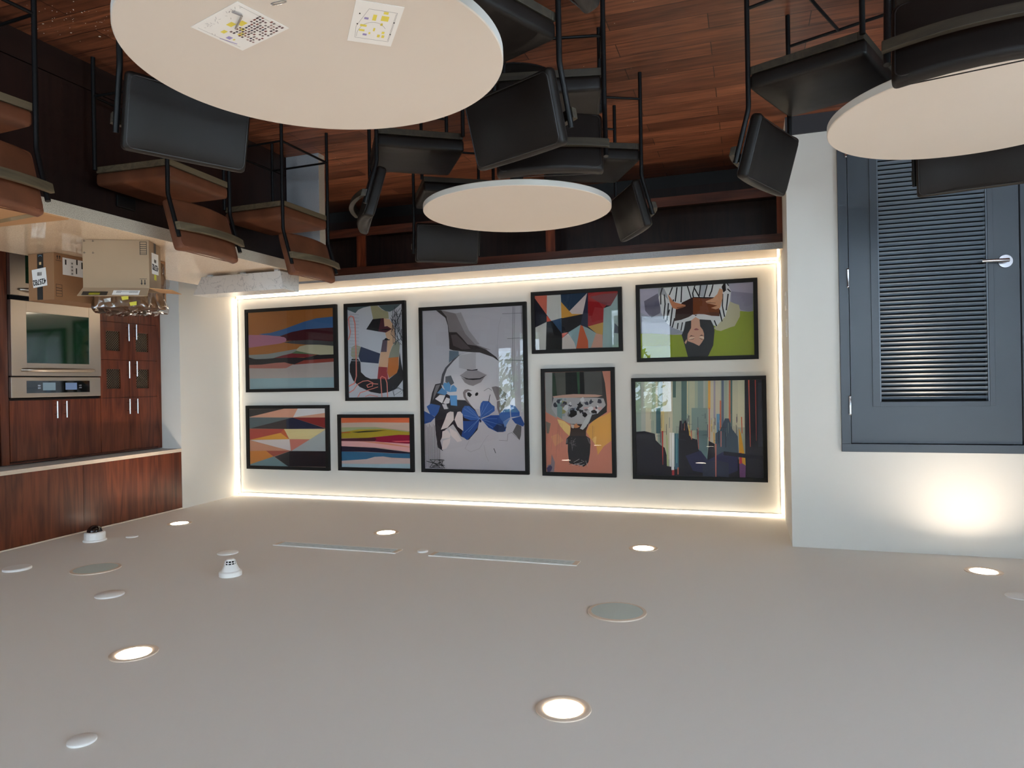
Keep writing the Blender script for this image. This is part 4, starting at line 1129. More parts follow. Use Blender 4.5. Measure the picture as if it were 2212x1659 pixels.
# double oven
ov = empty('double_wall_oven', 'stainless steel built-in double wall oven with black control panel', 'oven', (XK, 4.1, .32))
def O(x0, x1, y0, y1, z0, z1, mt, name, parent=ov, bev=0): return MB().box(x0, x1, y0-4.1, y1-4.1, z0-.32, z1-.32, mt).obj(name, parent, bev)
O(0, .125, 3.735, 4.468, .315, 1.76, STEELB, 'oven_body')
pn = O(-.028, -.001, 3.722, 4.478, 1.600, 1.755, STEEL, 'control_panel', ov, .004)
O(-.0305, -.0282, 3.838, 4.372, 1.628, 1.722, BLKGL, 'display_panel', pn)
scr = mat('lcd_screen', (60, 74, 96), .15, emit=(.12, .17, .28), es=.5)
scr2 = mat('lcd_screen_pale', (80, 96, 104), .15, emit=(.16, .22, .26), es=.4)
O(-.0315, -.0306, 3.965, 4.070, 1.642, 1.702, scr2, 'screen', pn); O(-.0315, -.0306, 4.155, 4.255, 1.644, 1.700, scr, 'screen', pn)
for yy in (3.935, 4.285):
    for zz in (1.665, 1.684): O(-.0325, -.0306, yy-.011, yy+.011, zz-.005, zz+.005, STEELD, 'button', pn)
for z0, z1 in ((1.022, 1.590), (.36, .985)):
    dd = MB(); dz = z1-1.590
    wy0, wy1, wz0, wz1 = 3.84, 4.372, 1.105+dz, 1.492+dz
    for a, b, c, e in ((3.722, wy0, z0, z1), (wy1, 4.478, z0, z1), (wy0, wy1, z0, wz0), (wy0, wy1, wz1, z1)): dd.box(-.035, -.001, a-4.1, b-4.1, c-.32, e-.32, STEEL)
    d = dd.obj('oven_door', ov, .0015)
    O(-.030, -.012, wy0, wy1, wz0, wz1, OVGL, 'door_window', d)
    hb = MB(); hz = 1.546+dz-.32
    hb.tube([(-.036, 3.80-4.1, hz), (-.062, 3.812-4.1, hz), (-.078, 3.84-4.1, hz), (-.086, 3.95-4.1, hz), (-.088, 0, hz), (-.086, 4.25-4.1, hz), (-.078, 4.36-4.1, hz), (-.062, 4.388-4.1, hz), (-.036, 4.40-4.1, hz)], [.011, .013, .014, .015, .016, .015, .014, .013, .011], STEEL, 14)
    hb.obj('door_handle', d)
O(-.012, -.0005, 3.73, 4.47, .986, 1.021, BLKGL, 'vent_gap')
# next bay of the kitchen
bay = empty('kitchen_base_unit', 'dark wooden kitchen base unit beside the ovens, cut by the frame edge, with stone worktop', 'cabinet', (0, 0, 0))
MB().box(XK+.03, XR-.002, 1.2, 3.655, 0, .86, MAHOG).obj('body', bay); MB().box(XK, XR-.002, 1.2, 3.655, .862, .90, QTG).obj('worktop', bay)
tag(B('backsplash', XK+.30, XK+.32, 1.2, 3.655, .901, 1.395, QTG), 'pale grey stone backsplash beside the ovens at the frame edge', 'backsplash')
upc = empty('kitchen_wall_unit', 'dark wooden upper cabinet beside the ovens at the frame edge', 'cabinet', (0, 0, 0))
MB().box(XK+.022, XR-.002, 1.2, 3.655, 1.40, 2.255, DARKW).obj('body', upc)
for a in (3.05, 2.45, 1.85, 1.25): kdoor(upc, a, a+.6, 1.42, 2.24, a+.05, (1.45, 1.60))

# soffit over the opening
sof = empty('wood_soffit', 'mahogany clad soffit hanging over the kitchen opening', 'soffit', (0, 0, 0))
def sx(y): return 4.985+(y-5.15)*.0405
YS = -1.2
MB().prism([(sx(5.148)+.02, 5.148), (sx(YS)+.02, YS), (XR-.002, YS), (XR-.002, 5.148)], 2.262, HC-.001, mat('soffit_white', (196, 200, 200), .8)).obj('soffit_core', sof)
ys = [5.148, 4.103, 2.85, 1.6, .35, YS]
for a, b in zip(ys[:-1], ys[1:]):
    a2 = a-.0015; b2 = b+.0015
    MB().prism([(sx(a2), a2), (sx(b2), b2), (sx(b2)+.018, b2), (sx(a2)+.018, a2)], 2.292, HC-.012, MAHOG).obj('veneer_panel', sof)
for z0, z1, o, n in ((2.262, 2.270, .008, 'bottom_trim'), (2.272, 2.281, .004, 'bottom_trim'), (2.283, 2.291, .002, 'bottom_trim'), (HC-.011, HC-.002, .006, 'top_trim')):
    MB().prism([(sx(5.148)-o, 5.148), (sx(YS)-o, YS), (sx(YS)+.018, YS), (sx(5.148)+.018, 5.148)], z0, z1, TRIMW).obj(n, sof)

# ------------------------------------------------------------------ ceiling fittings
WARM = (1, .84, .68)
DL = [(.61, 2.288, 'recessed downlight glowing over the middle of the ceiling, nearest the camera'), (2.461, 2.263, 'recessed downlight near the wood soffit, well forward of the dome camera'),
      (.672, 4.642, 'recessed downlight in the row by the art wall, above the lime green picture end'), (2.597, 4.667, 'recessed downlight in the row by the art wall, above the large butterfly picture side'),
      (4.461, 4.574, 'recessed downlight by the kitchen corner of the art wall'), (-1.239, 4.563, 'recessed downlight close to the wall above the louvered door')]
for i, (x, y, lab) in enumerate(DL+[(-1.24, 2.28, None), (.61, -.1, None), (2.5, -.1, None), (-1.24, -.1, None)]):  # last four are unseen, added out of view to light the room
    if lab is None: lab = 'unseen recessed downlight added out of view for extra light'
    t = empty('downlight', lab, 'ceiling light', (x, y, HC), 0, 'recessed ceiling downlights')
    tr = MB(); n = 40; prof = [(.066, -.001), (.070, -.003), (.086, -.0065), (.094, -.004), (.0945, -.0003)]
    vs = []; fs = []
    for r, z in prof:
        for k in range(n): a = 2*pi*k/n; vs.append((r*cos(a), r*sin(a), z))
    for j in range(len(prof)-1):
        for k in range(n): fs.append((j*n+k, j*n+(k+1) % n, (j+1)*n+(k+1) % n, (j+1)*n+k))
    tr.add(vs, fs, TRIMW, True); tr.obj('trim_ring', t)
    MB().lathe([(.066, -.003), (.062, -.0036), (.001, -.0038)], (0, 0, 0), LAMPM, 40).obj('lens', t)
    lo_ = area('downlight_lamp', (x, y, HC-.006), (0, 0, 0),   .12, .12, 3.6, WARM, shape='DISK', spread=radians(150))
def disc(name, label, cat, x, y, r, th, group=None, dots=True):
    t = empty(name, label, cat, (x, y, HC), 0, group)
    MB().lathe([(r, -.0005), (r, -th*.7), (r-.004, -th), (.001, -th-.001)], (0, 0, 0), WPL, 36).obj('cover', t)
    if dots:
        for s in (-1, 1): MB().lathe([(.004, -th-.0012), (.003, -th-.002), (.0005, -th-.002)], (s*.35*r, .2*r, 0), mat('screw_head', (240, 240, 238), .3), 10).obj('screw', t)
disc('sprinkler_cover', 'round white sprinkler cover behind the kitchen speaker grille', 'cover plate', 3.287, 2.873, .072, .010)
disc('sprinkler_cover', 'round white sprinkler cover between the smoke detector and the art wall', 'cover plate', 3.33, 3.828, .067, .008)
disc('sprinkler_cover', 'tiny round white cover beside the dome camera', 'cover plate', 4.42, 4.066, .042, .008, dots=False)
disc('sprinkler_cover', 'round white cover near the soffit, at the frame edge', 'cover plate', 4.345, 3.138, .078, .014, dots=False)
disc('sprinkler_cover', 'small round white cover alone on the near ceiling', 'cover plate', 2.009, 1.646, .042, .010, dots=False)
disc('sprinkler_cover', 'tiny round white cover between the two slot vents', 'cover plate', 2.063, 4.194, .036, .012, dots=False)
disc('sprinkler_cover', 'round white cover near the door-side downlight', 'cover plate', -1.262, 4.09, .062, .006, dots=False)
for x, y, lab in ((.612, 3.324, 'round ceiling speaker grille in the middle of the ceiling'), (3.848, 3.269, 'round ceiling speaker grille near the soffit and dome camera')):
    t = empty('ceiling_speaker', lab, 'speaker', (x, y, HC), 0, 'round ceiling speakers')
    MB().lathe([(.140, -.0005), (.139, -.006), (.124, -.008), (.1235, -.004)], (0, 0, 0), TRIMW, 48).obj('rim', t)
    MB().lathe([(.123, -.0045), (.122, -.0075), (.001, -.009)], (0, 0, 0), mat('speaker_mesh', (204, 214, 207), .8, bump=.4, bscale=900), 48).obj('grille', t)
for x0, x1, lab in ((2.215, 3.175, 'slot air vent nearer the kitchen on the ceiling'), (.995, 1.975, 'slot air vent on the ceiling between speaker and art wall')):
    cx = (x0+x1)/2; t = empty('slot_vent', lab, 'air vent', (cx, 4.15, HC), 0, 'linear slot vents'); hw = (x1-x0)/2
    MB().box(-hw, hw, -.055, -.046, -.006, -.0005, WPL).box(-hw, hw, .046, .055, -.006, -.0005, WPL).box(-hw, -hw+.03, -.046, .046, -.006, -.0005, TRIMW).box(hw-.03, hw, -.046, .046, -.006, -.0005, TRIMW).obj('vent_frame', t)
    MB().box(-hw+.03, hw-.03, -.046, .046, -.002, -.0006, DKIN).obj('slot_backing', t)
    sl = mat('vent_blade', (206, 212, 210), .4)
    for yy in (-.030, -.008, .014, .036): MB().box(-hw+.03, hw-.03, yy-.007, yy+.007, -.006, -.003, sl).obj('blade', t)
t = empty('dome_camera', 'white security dome camera with dark glass dome by the soffit', 'security camera', (4.59, 3.896, HC))
MB().lathe([(.078, -.0005), (.078, -.010), (.070, -.014), (.070, -.055), (.066, -.065), (.056, -.068)], (0, 0, 0), WPL, 40).obj('housing', t)
MB().lathe([(.054, -.066)]+[(.052*cos(a), -.068-.048*sin(a)) for a in [i*pi/2/8 for i in range(8)]]+[(.001, -.116)], (0, 0, 0), mat('smoked_dome', (16, 14, 16), .05, 0, .9), 36).obj('dome', t)
t = empty('smoke_detector', 'white cone shaped smoke detector with black slots on the ceiling', 'smoke detector', (2.92, 3.376, HC))
MB().lathe([(.064, -.0005), (.064, -.024), (.058, -.030), (.046, -.032)], (0, 0, 0), WPL, 40).obj('base', t)
MB().lathe([(.052, -.030), (.036, -.064), (.034, -.066), (.0335, -.068)], (0, 0, 0), WPL, 40).obj('cone', t)
sm = MB(); sm.lathe([(.030, -.066), (.024, -.090)], (0, 0, 0), DKIN, 30); sm.obj('chamber', t)
cg = MB()
for k in range(10):
    a = 2*pi*k/10; cg.tube([(.033*cos(a), .033*sin(a), -.066), (.027*cos(a), .027*sin(a), -.092)], .0025, WPL, 6)
for zz, rr in ((-.078, .031), (-.091, .0275)): cg.tube([(rr*cos(2*pi*k/30), rr*sin(2*pi*k/30), zz) for k in range(31)], .0022, WPL, 6, False)
cg.lathe([(.026, -.091), (.022, -.098), (.001, -.099)], (0, 0, 0), WPL, 30); cg.obj('cage', t)

# ------------------------------------------------------------------ tables
ZT = .74
def rtable(label, cx, cy, R, gr):
    t = empty('round_table', label, 'table', (cx, cy, 0), 0, gr)
    tp = MB().lathe([(R-.004, ZT-.033), (R, ZT-.030), (R, ZT-.003), (R-.003, ZT)], (0, 0, 0), TOPW, 128)
    o = tp.obj('tabletop', t); o.data.materials.append(EDGEW)
    for pg in o.data.polygons:
        if abs(pg.normal.z) < .6: pg.material_index = 1
    MB().lathe([(.16, ZT-.042), (.16, ZT-.034)], (0, 0, 0), STEELB, 32).obj('mounting_plate', t)
    MB().lathe([(.038, .018), (.038, ZT-.043)], (0, 0, 0), STEELB, 24).obj('pedestal', t)
    MB().lathe([(.24, 0), (.24, .006), (.225, .012), (.05, .017)], (0, 0, 0), STEELB, 64).obj('base', t)
rtable('large round white pedestal table in the foreground with papers on it', 1.203, 1.816, .55, 'round white pedestal tables')
rtable('round white pedestal table in the middle by the long cabinet', 1.225, 3.775, .531, 'round white pedestal tables')
rtable('round white pedestal table standing in front of the louvered door', -.855, 3.04, .538, 'round white pedestal tables')

# ------------------------------------------------------------------ chairs
def make_chair(name, label, cat, group, dz, lea, pip, rail, ring):
    t = empty(name, label, cat, (0, 0, 0), 0, group)
    W2 = .2325; rr = .0105; zb = .39+dz; zs = .48+dz; zn = .147 if dz == 0 else .20
    # seat frame: wooden apron
    fr = MB()
    def apr(x0, x1, y0, y1): fr.box(x0, x1, y0, y1, zb, zb+.032, rail)
    apr(-.222, -.200, -.222, .222); apr(.205, .227, -.222, .222); apr(-.200, .205, -.222, -.200); apr(-.200, .205, .200, .222)
    fr.box(-.2, .205, -.2, .2, zb+.012, zb+.030, rail)
    fr.obj('seat_frame', t, .002)
    def seatf(c):
        q = c.copy(); k = max(0, 1-(q.x/.235)**4)*max(0, 1-(q.y/.225)**4)
        if q.z > .01: q.z += .010*k
        return q
    mb = rbox(.460, .446, .064, .017, lea, seatf); sc = mb.obj('seat_cushion', t); sc.location = (.004, 0, zb+.032+.032)
    e = .012; sx_, sy_ = .230, .223
    def ringp(sx, sy, z, r0, n=6):
        pts = []
        for cx, cy, a0 in ((sx-r0, sy-r0, 0), (-sx+r0, sy-r0, pi/2), (-sx+r0, -sy+r0, pi), (sx-r0, -sy+r0, 3*pi/2)):
            for k in range(n+1): a = a0+pi/2*k/n; pts.append((cx+r0*cos(a), cy+r0*sin(a), z))
        pts.append(pts[0]); return pts
    MB().tube(ringp(.2265, .2195, .020, .012), .0022, pip, 6, False).obj('piping', sc)
    # backrest
    lean = radians(16); bh = .272; bt = .052
    def backf(c):
        q = c.copy(); crv = .028*(q.y/.225)**2            # wraps forward at the sides
        k = max(0, 1-(q.y/.215)**4)*max(0, 1-(q.z/.13)**4)
        if q.x > .01: q.x += .008*k
        q.x += crv-.010
        return q
    bk = rbox(bt, .446, bh, .018, lea, backf).obj('backrest', t)
    zc = .715+dz; bk.location = (-.247, 0, zc); bk.rotation_euler = (0, -lean, 0)
    loop = []
    for (x, y, z) in ringp(.122, .212, .019, .022): pass
    pp = []
    for (a, b, c) in ringp(.124, .2125, 0, .024, 6): q = backf(Vector((.0235, b, a))); pp.append((q.x+.0005, q.y, q.z))
    MB().tube(pp, .0022, pip, 6, False).obj('piping', bk)
    pp = []
    for (a, b, c) in ringp(.124, .2125, 0, .024, 6): q = backf(Vector((-.0245, b, a))); pp.append((q.x, q.y, q.z))
    MB().tube(pp, .0022, pip, 6, False).obj('piping', bk)
    # curved wooden back rail
    n = 20; vs = []; fs = []; rh = .040 if dz else .036; rt = .026
    zr = .735+dz; xr = -.283
    for i in range(n+1):
        u = -1+2*i/n; y = u*.246; x = xr-.006-.046*(1-u*u)+.010
        for dx, dzz in ((0, -rh/2), (-rt, -rh/2), (-rt, rh/2), (0, rh/2)):
            vs.append((x+dx-dzz*math.tan(lean), y, zr+dzz))
    for i in range(n):
        for k in range(4): fs.append((i*4+k, i*4+(k+1) % 4, (i+1)*4+(k+1) % 4, (i+1)*4+k))
    fs += [(3, 2, 1, 0), tuple(range(n*4, n*4+4))]
    MB().add(vs, fs, rail).obj('back_rail', t, .003)
    for s in (1, -1):
        pts = [(-.225, s*W2, 0), (-.225, s*W2, .55+dz), (-.2255, s*W2, .565+dz), (-.229, s*W2, .583+dz), (-.235, s*W2, .603+dz), (-.288, s*W2, .787+dz)]
        MB().tube(pts, rr, STEELB, 12).obj('leg', t)
        MB().tube([(.225, s*W2, 0), (.225, s*W2, zb+.02)], rr, STEELB, 12).obj('leg', t)
        MB().tube([(-.225, s*W2, zn), (.225, s*W2, zn)], .007, STEELB, 10).obj('stretcher', t)
    if ring:
        for x in (-.225, .225): MB().tube([(x, -W2, zn), (x, W2, zn)], .0075, STEELB, 10).obj('stretcher', t)
    else: MB().tube([(0, -W2, zn), (0, W2, zn)], .007, STEELB, 10).obj('stretcher', t)
    return t
CH = [
    (1.775, 2.002, -152.5, 'black leather chair at the large foreground table, on the side nearest the tan stools'),
    (.925, 2.320, -65.1, 'black leather chair at the large foreground table, on the door side, padded front showing'),
    (.65, 1.49, 18, 'black leather chair by the foreground table, only its back corner peeking into the frame'),
    (.830, 3.078, 76.6, 'black leather chair between the foreground and middle tables, seen from behind'),
    (.848, 4.013, -27.9, 'black leather chair at the middle table, on the door side, turned sideways'),
    (1.716, 3.474, 145.7, 'black leather chair at the middle table, on the counter side, back seen edge-on'),
    (1.865, 4.335, -123.4, 'black leather chair beyond the middle table, facing the camera by the cabinet'),
    (-.321, 3.253, -156.6, 'black leather chair at the door-side table, in front of the white wall corner'),
    (-.70, 2.56, 103, 'black leather chair nearest the camera at the door-side table, back seen from behind'),
    (-.945, 3.535, -76, 'black leather chair beyond the door-side table, in front of the louvers')]
proto = None
for x, y, a, lab in CH:
    if proto is None:
        proto = make_chair('dining_chair', lab, 'chair', 'black leather dining chairs', 0, LBLK, PIPB, RAILD, False); proto.location = (x, y, 0); proto.rotation_euler = (0, 0, radians(a))
    else: dup(proto, (x, y, 0), radians(a), lab)
ST = [(2.979, 2.966, -2.8, 'tan leather counter stool, middle one of the three at the stone counter'), (2.934, 3.856, 1.8, 'tan leather counter stool at the far end of the stone counter'),
      (2.954, 1.829, 3.4, 'tan leather counter stool nearest the camera, cut by the frame edge')]
proto = None
for x, y, a, lab in ST:
    if proto is None:
        proto = make_chair('counter_stool', lab, 'stool', 'tan leather counter stools', .17, LBRN, PIPT, RAILW, True); proto.location = (x-.03, y, 0); proto.rotation_euler = (0, 0, radians(a))
    else: dup(proto, (x-.03, y, 0), radians(a), lab)

# ------------------------------------------------------------------ things on the foreground table
def sheet(name, label, quad, z):
    """paper sheet from four corners; returns (empty, M) with M mapping unit square to the sheet"""
    q = [Vector((*p, 0)) for p in quad]; c = sum(q, Vector())/4
    ex = ((q[1]-q[0])+(q[2]-q[3]))/2; ey = ((q[3]-q[0])+(q[2]-q[1]))/2
    t = empty(name, label, 'paper', (c.x, c.y, z))
    def P(u, v, h=0): r = (u-.5)*ex+(v-.5)*ey; return (r.x, r.y, h)
    MB().hexa([P(0, 0), P(1, 0), P(1, 1), P(0, 1)], [P(0, 0, .0012), P(1, 0, .0012), P(1, 1, .0012), P(0, 1, .0012)], PAPER).obj('paper', t)
    return t, P
YEL = mat('yellow_highlight', (222, 206, 84), .7); GRY = mat('grey_print', (150, 148, 150), .7); PUR = mat('purple_print', (150, 140, 190), .7)
def q_(mb, P, u0, v0, u1, v1, mt, h=.0014): mb.add([P(u0, v0, h), P(u1, v0, h), P(u1, v1, h), P(u0, v1, h)], [(0, 1, 2, 3)], mt)
def ln_(mb, P, a, b, w, mt, h=.0014):
    d = Vector((b[0]-a[0], b[1]-a[1])); n = Vector((-d.y, d.x)).normalized()*w/2
    mb.add([P(a[0]+n.x, a[1]+n.y, h), P(b[0]+n.x, b[1]+n.y, h), P(b[0]-n.x, b[1]-n.y, h), P(a[0]-n.x, a[1]-n.y, h)], [(0, 1, 2, 3)], mt)
t, P = sheet('floor_plan_sheet', 'printed floor plan sheet with furniture thumbnails, under a small hex key', [(1.4076, 1.5085), (1.1959, 1.4494), (1.1677, 1.6070), (1.3583, 1.6640)], ZT+.0004)
mb = MB()
for u in (.06, .94): ln_(mb, P, (u, .08), (u, .9), .006, GRY)
for i in range(26): u = random.uniform(.05, .95); v = random.choice([random.uniform(.05, .16), random.uniform(.05, .5)]); ln_(mb, P, (u, v), (u+random.uniform(-.05, .05), v+random.uniform(.01, .05)), .006, GRY)
for u, v, s in ((.2, .38, .09), (.32, .6, .1), (.42, .3, .12), (.55, .38, .13), (.45, .52, .08), (.15, .66, .04)): q_(mb, P, u, v, u+s, v+s*.8, YEL)
q_(mb, P, .12, .55, .2, .63, PUR); ln_(mb, P, (.05, .5), (.1, .8), .02, PUR)
cols = [mat('thumb_%d' % i, c, .7) for i, c in enumerate([(60, 40, 48), (120, 70, 64), (150, 120, 116), (90, 60, 66), (48, 46, 70), (110, 100, 100)])]
for i in range(9):
    for j in range(11):
        if random.random() < .82:
            u = .04+i*.045+j*.043; v = .98-.62*(j/10)+i*.0
            u = .30+j*.062; v = .96-i*.055-abs(j-4)*.004
            if u < .95 and v > .42: q_(mb, P, u, v-.035, u+random.uniform(.03, .05), v, random.choice(cols), .0015)
mb.obj('printed_plan', t)
t, P = sheet('floor_plan_sheet', 'printed floor plan sheet lying alone on the foreground table', [(1.0529, 1.7188), (.9175, 1.5469), (.8227, 1.6218), (.9536, 1.7941)], ZT+.0004)
mb = MB()
for a, b in (((.12, .15), (.12, .9)), ((.12, .9), (.85, .9)), ((.85, .9), (.85, .3)), ((.85, .3), (.4, .12)), ((.14, .88), (.83, .88)), ((.12, .15), (.4, .12))): ln_(mb, P, a, b, .008, GRY)
pr = None
for i in range(13):
    a = -.2+i*.22; pt = (.12+.34*math.sin(a)+.1, .5-.33*cos(a))
    if pr: ln_(mb, P, pr, pt, .008, GRY)
    pr = pt
for u, v, a, b in ((.62, .6, .12, .16), (.5, .62, .06, .05), (.78, .62, .06, .1), (.6, .42, .14, .08), (.3, .2, .05, .12), (.42, .2, .05, .14), (.34, .5, .08, .04), (.25, .42, .05, .04), (.2, .62, .07, .06), (.2, .72, .07, .06), (.3, .7, .06, .06)): q_(mb, P, u, v, u+a, v+b, YEL)
for u, v in ((.45, .12), (.7, .12), (.3, .88), (.6, .88)): q_(mb, P, u, v, u+.03, v+.03, INK)
for u, v in ((.2, .3), (.6, .25)): q_(mb, P, u, v, u+.05, v+.09, PUR)
mb.obj('printed_plan', t)
tag(MB().tube([(1.2405, 1.4768, .7460), (1.2300, 1.5000, .7460), (1.2320, 1.5035, .7460), (1.2362, 1.5069, .7460), (1.2909, 1.5500, .7460)], .003, STEELD, 6).obj('hex_key'), 'small bent metal hex key lying on the floor plan sheet', 'hex key')
cl = []
for i in range(60):
    a = i/59*2.5*2*pi; k = 1-.16*i/59; cl.append((1.1089+.024*k*(1 if cos(a) > 0 else -1)*abs(cos(a))**.5, 1.4912+.0055*k*sin(a), .7412+.0004*(i/59)))
tag(MB().tube(cl, .0009, STEELD, 6).obj('paper_clip'), 'silver paper clip lying on the foreground table edge', 'paper clip')

# ------------------------------------------------------------------ boxes on the counter
BLKT = mat('black_tape', (40, 38, 36), .4); YELT = mat('yellow_sticker', (214, 204, 60), .5); BLUT = mat('blue_tape', (90, 150, 180), .5)
CARDB = mat('brown_cardboard', (146, 106, 72), .85, var=.06, vscale=6)
def carton(name, label, loc, rz, sx_, sy_, h, CARD=CARD):
    t = empty(name, label, 'box', loc, rz); th = .004
    mb = MB().box(-sx_/2, sx_/2, -sy_/2, -sy_/2+th, 0, h, CARD).box(-sx_/2, sx_/2, sy_/2-th, sy_/2, 0, h, CARD).box(-sx_/2, -sx_/2+th, -sy_/2+th, sy_/2-th, 0, h, CARD).box(sx_/2-th, sx_/2, -sy_/2+th, sy_/2-th, 0, h, CARD).box(-sx_/2+th, sx_/2-th, -sy_/2+th, sy_/2-th, 0, th, CARD)
    mb.obj('carton_body', t, .0008); return t
def onf(t, name, cx, cz, w, h, y, mt, tilt=0, parent=None):
    """thin rectangle on the -y face"""
    mb = MB(); c, s = cos(tilt), sin(tilt)
    mb.add([(cx+a*c-b*s, y, cz+a*s+b*c) for a, b in ((-w/2, -h/2), (w/2, -h/2), (w/2, h/2), (-w/2, h/2))], [(0, 1, 2, 3)], mt)
    return mb.obj(name, parent or t)
def fm(cx, cz, y, tilt=0): return Matrix.Translation((cx, y, cz)) @ Matrix.Rotation(-tilt, 4, 'Y') @ Matrix.Rotation(pi/2, 4, 'X')
def barcode(t, cx, cz, w, h, y, name='barcode', n=14, parent=None):
    mb = MB(); x = cx-w/2
    while x < cx+w/2:
        ww = random.choice([.001, .0016, .0024]); mb.add([(x, y, cz-h/2), (x+ww, y, cz-h/2), (x+ww, y, cz+h/2), (x, y, cz+h/2)], [(0, 1, 2, 3)], INK); x += ww+random.choice([.0015, .0022])
    return mb.obj(name, parent or t)
def marks(t, items, y, name='printed_marks'):
    mb = MB()
    for a, b, c, d in items: mb.add([(a, y, c), (b, y, c), (b, y, d), (a, y, d)], [(0, 1, 2, 3)], INK)
    return mb.obj(name, t)
def arrows(cx, cz, s, up=1):
    it = [(cx-s, cx+s, cz-up*s*.9-.001, cz-up*s*.9+.001)]
    for o in (-.45, .45):
        x = cx+o*s; it.append((x-.0022, x+.0022, cz-s*.6, cz+s*.5))
        for k in range(5): hw = s*.28*(1-k/5); zz = cz+up*(s*.35+k*s*.12); it.append((x-hw, x+hw, min(zz, zz+up*s*.12), max(zz, zz+up*s*.12)))
    return it
def lines_frame(x0, x1, z0, z1):
    it = [(x0, x1, z0, z0+.0026), (x0, x1, z1-.0026, z1), (x0, x0+.0026, z0, z1), (x1-.0026, x1, z0, z1)]
    for k in (.2, .36, .5, .68, .84): zz = z0+(z1-z0)*k; it.append((x0, x1, zz, zz+.0028))
    return it
# front carton: near corner at (3.014, 2.9125), front edge runs to (3.300, 2.758)
d = Vector((3.3003-3.0140, 2.7581-2.9125)); L1 = d.length; ang = math.atan2(d.y, d.x); d.normalize(); nrm = Vector((-d.y, d.x))
SD = .19; Hh = .257
c = Vector((3.0140, 2.9125))+d*L1/2+nrm*SD/2
bA = carton('cardboard_box', 'open cardboard box in front on the counter, flaps spread, facing the camera', (c.x, c.y, ZC+.001), ang, L1, SD, Hh)
fy = -SD/2-.0006
marks(bA, arrows(-L1/2+.03, .222, .018, 1), fy)
marks(bA, lines_frame(-L1/2+.008, -L1/2+.045, .165, .246)[:0]+lines_frame(-L1/2+.010, -L1/2+.045, .008, .078), fy, 'printed_stamp')
it = []
for x0, z0 in ((L1/2-.010, .008), (L1/2-.052, .008), (L1/2-.010, .07), (L1/2-.052, .07)):
    it += [(x0-.006, x0+.006, z0, z0+.002), (x0, x0+.002, z0-.006, z0+.006)]
marks(bA, it, fy, 'printed_corner_marks')
# flaps
fl = MB().hexa([(-L1/2, -SD/2, Hh-.003), (L1/2, -SD/2, Hh-.003), (L1/2+.012, -SD/2-.045, Hh+.044), (-L1/2, -SD/2-.045, Hh+.044)], [(-L1/2, -SD/2, Hh), (L1/2, -SD/2, Hh), (L1/2+.012, -SD/2-.042, Hh+.047), (-L1/2, -SD/2-.042, Hh+.047)], CARD).obj('flap', bA)
fm_ = MB(); 
def onflap(u0, v0, u1, v1, mt, mb):
    def P(u, v): return (u*L1/2, -SD/2-.0008-.045*v, Hh-.0036+.047*v)
    mb.add([P(u0, v0), P(u1, v0), P(u1, v1), P(u0, v1)], [(0, 1, 2, 3)], mt)
onflap(-.75, .35, .05, .92, PAPER, fm_); sl2 = fm_.obj('shipping_label', fl)
fm_ = MB(); u = -.70
while u < -.05:
    onflap(u, .42, u+.012, .70, INK, fm_) if u < -.45 or u > -.2 else onflap(u, .50, u+.02, .56, INK, fm_)
    u += .03
bcs = fm_.obj('barcode', fl); bcs.location = (0, -.0006, -.0004)
fm_ = MB(); onflap(.2, .5, .95, .98, BLKT, fm_); fm_.obj('tape', fl)
fm_ = MB(); onflap(.42, .55, .75, .9, YELT, fm_); fm_.obj('sticker', fl)
MB().hexa([(-L1/2, -SD/2, Hh-.003), (-L1/2, SD/2, Hh-.003), (-L1/2-.11, SD/2-.01, Hh+.006), (-L1/2-.11, -SD/2+.01, Hh+.006)], [(-L1/2, -SD/2, Hh), (-L1/2, SD/2, Hh), (-L1/2-.11, SD/2-.01, Hh+.009), (-L1/2-.11, -SD/2+.01, Hh+.009)], CARDI).obj('flap', bA)
# left end face of the front carton (faces -x): label
sx2 = -L1/2-.0008
lb = MB().add([(sx2, .055, .052), (sx2, -.055, .058), (sx2, -.055, .172), (sx2, .055, .165)], [(0, 1, 2, 3)], PAPER).obj('shipping_label', bA)
Ms = Matrix.Translation((sx2-.0006, 0, .13)) @ Matrix.Rotation(-pi/2, 4, 'Z') @ Matrix.Rotation(pi/2, 4, 'X')
text_mesh('425782', .044, INK, 'printed_number', lb, Ms, .72)
mb = MB()
for i in range(12): y = -.018+i*.003; mb.add([(sx2-.0006, y, .088), (sx2-.0006, y+.0015, .088), (sx2-.0006, y+.0015, .106), (sx2-.0006, y, .106)], [(0, 1, 2, 3)], INK)
mb.obj('barcode', lb)
MB().add([(sx2+.0001, -.018, 0), (sx2+.0001, .018, 0), (sx2+.0001, .018, .055), (sx2+.0001, -.018, .055)], [(0, 1, 2, 3)], BLKT).obj('tape', bA)
MB().add([(sx2, -.018, .17), (sx2, .018, .17), (sx2, .018, .20), (sx2, -.018, .20)], [(0, 1, 2, 3)], YELT).obj('sticker', bA)
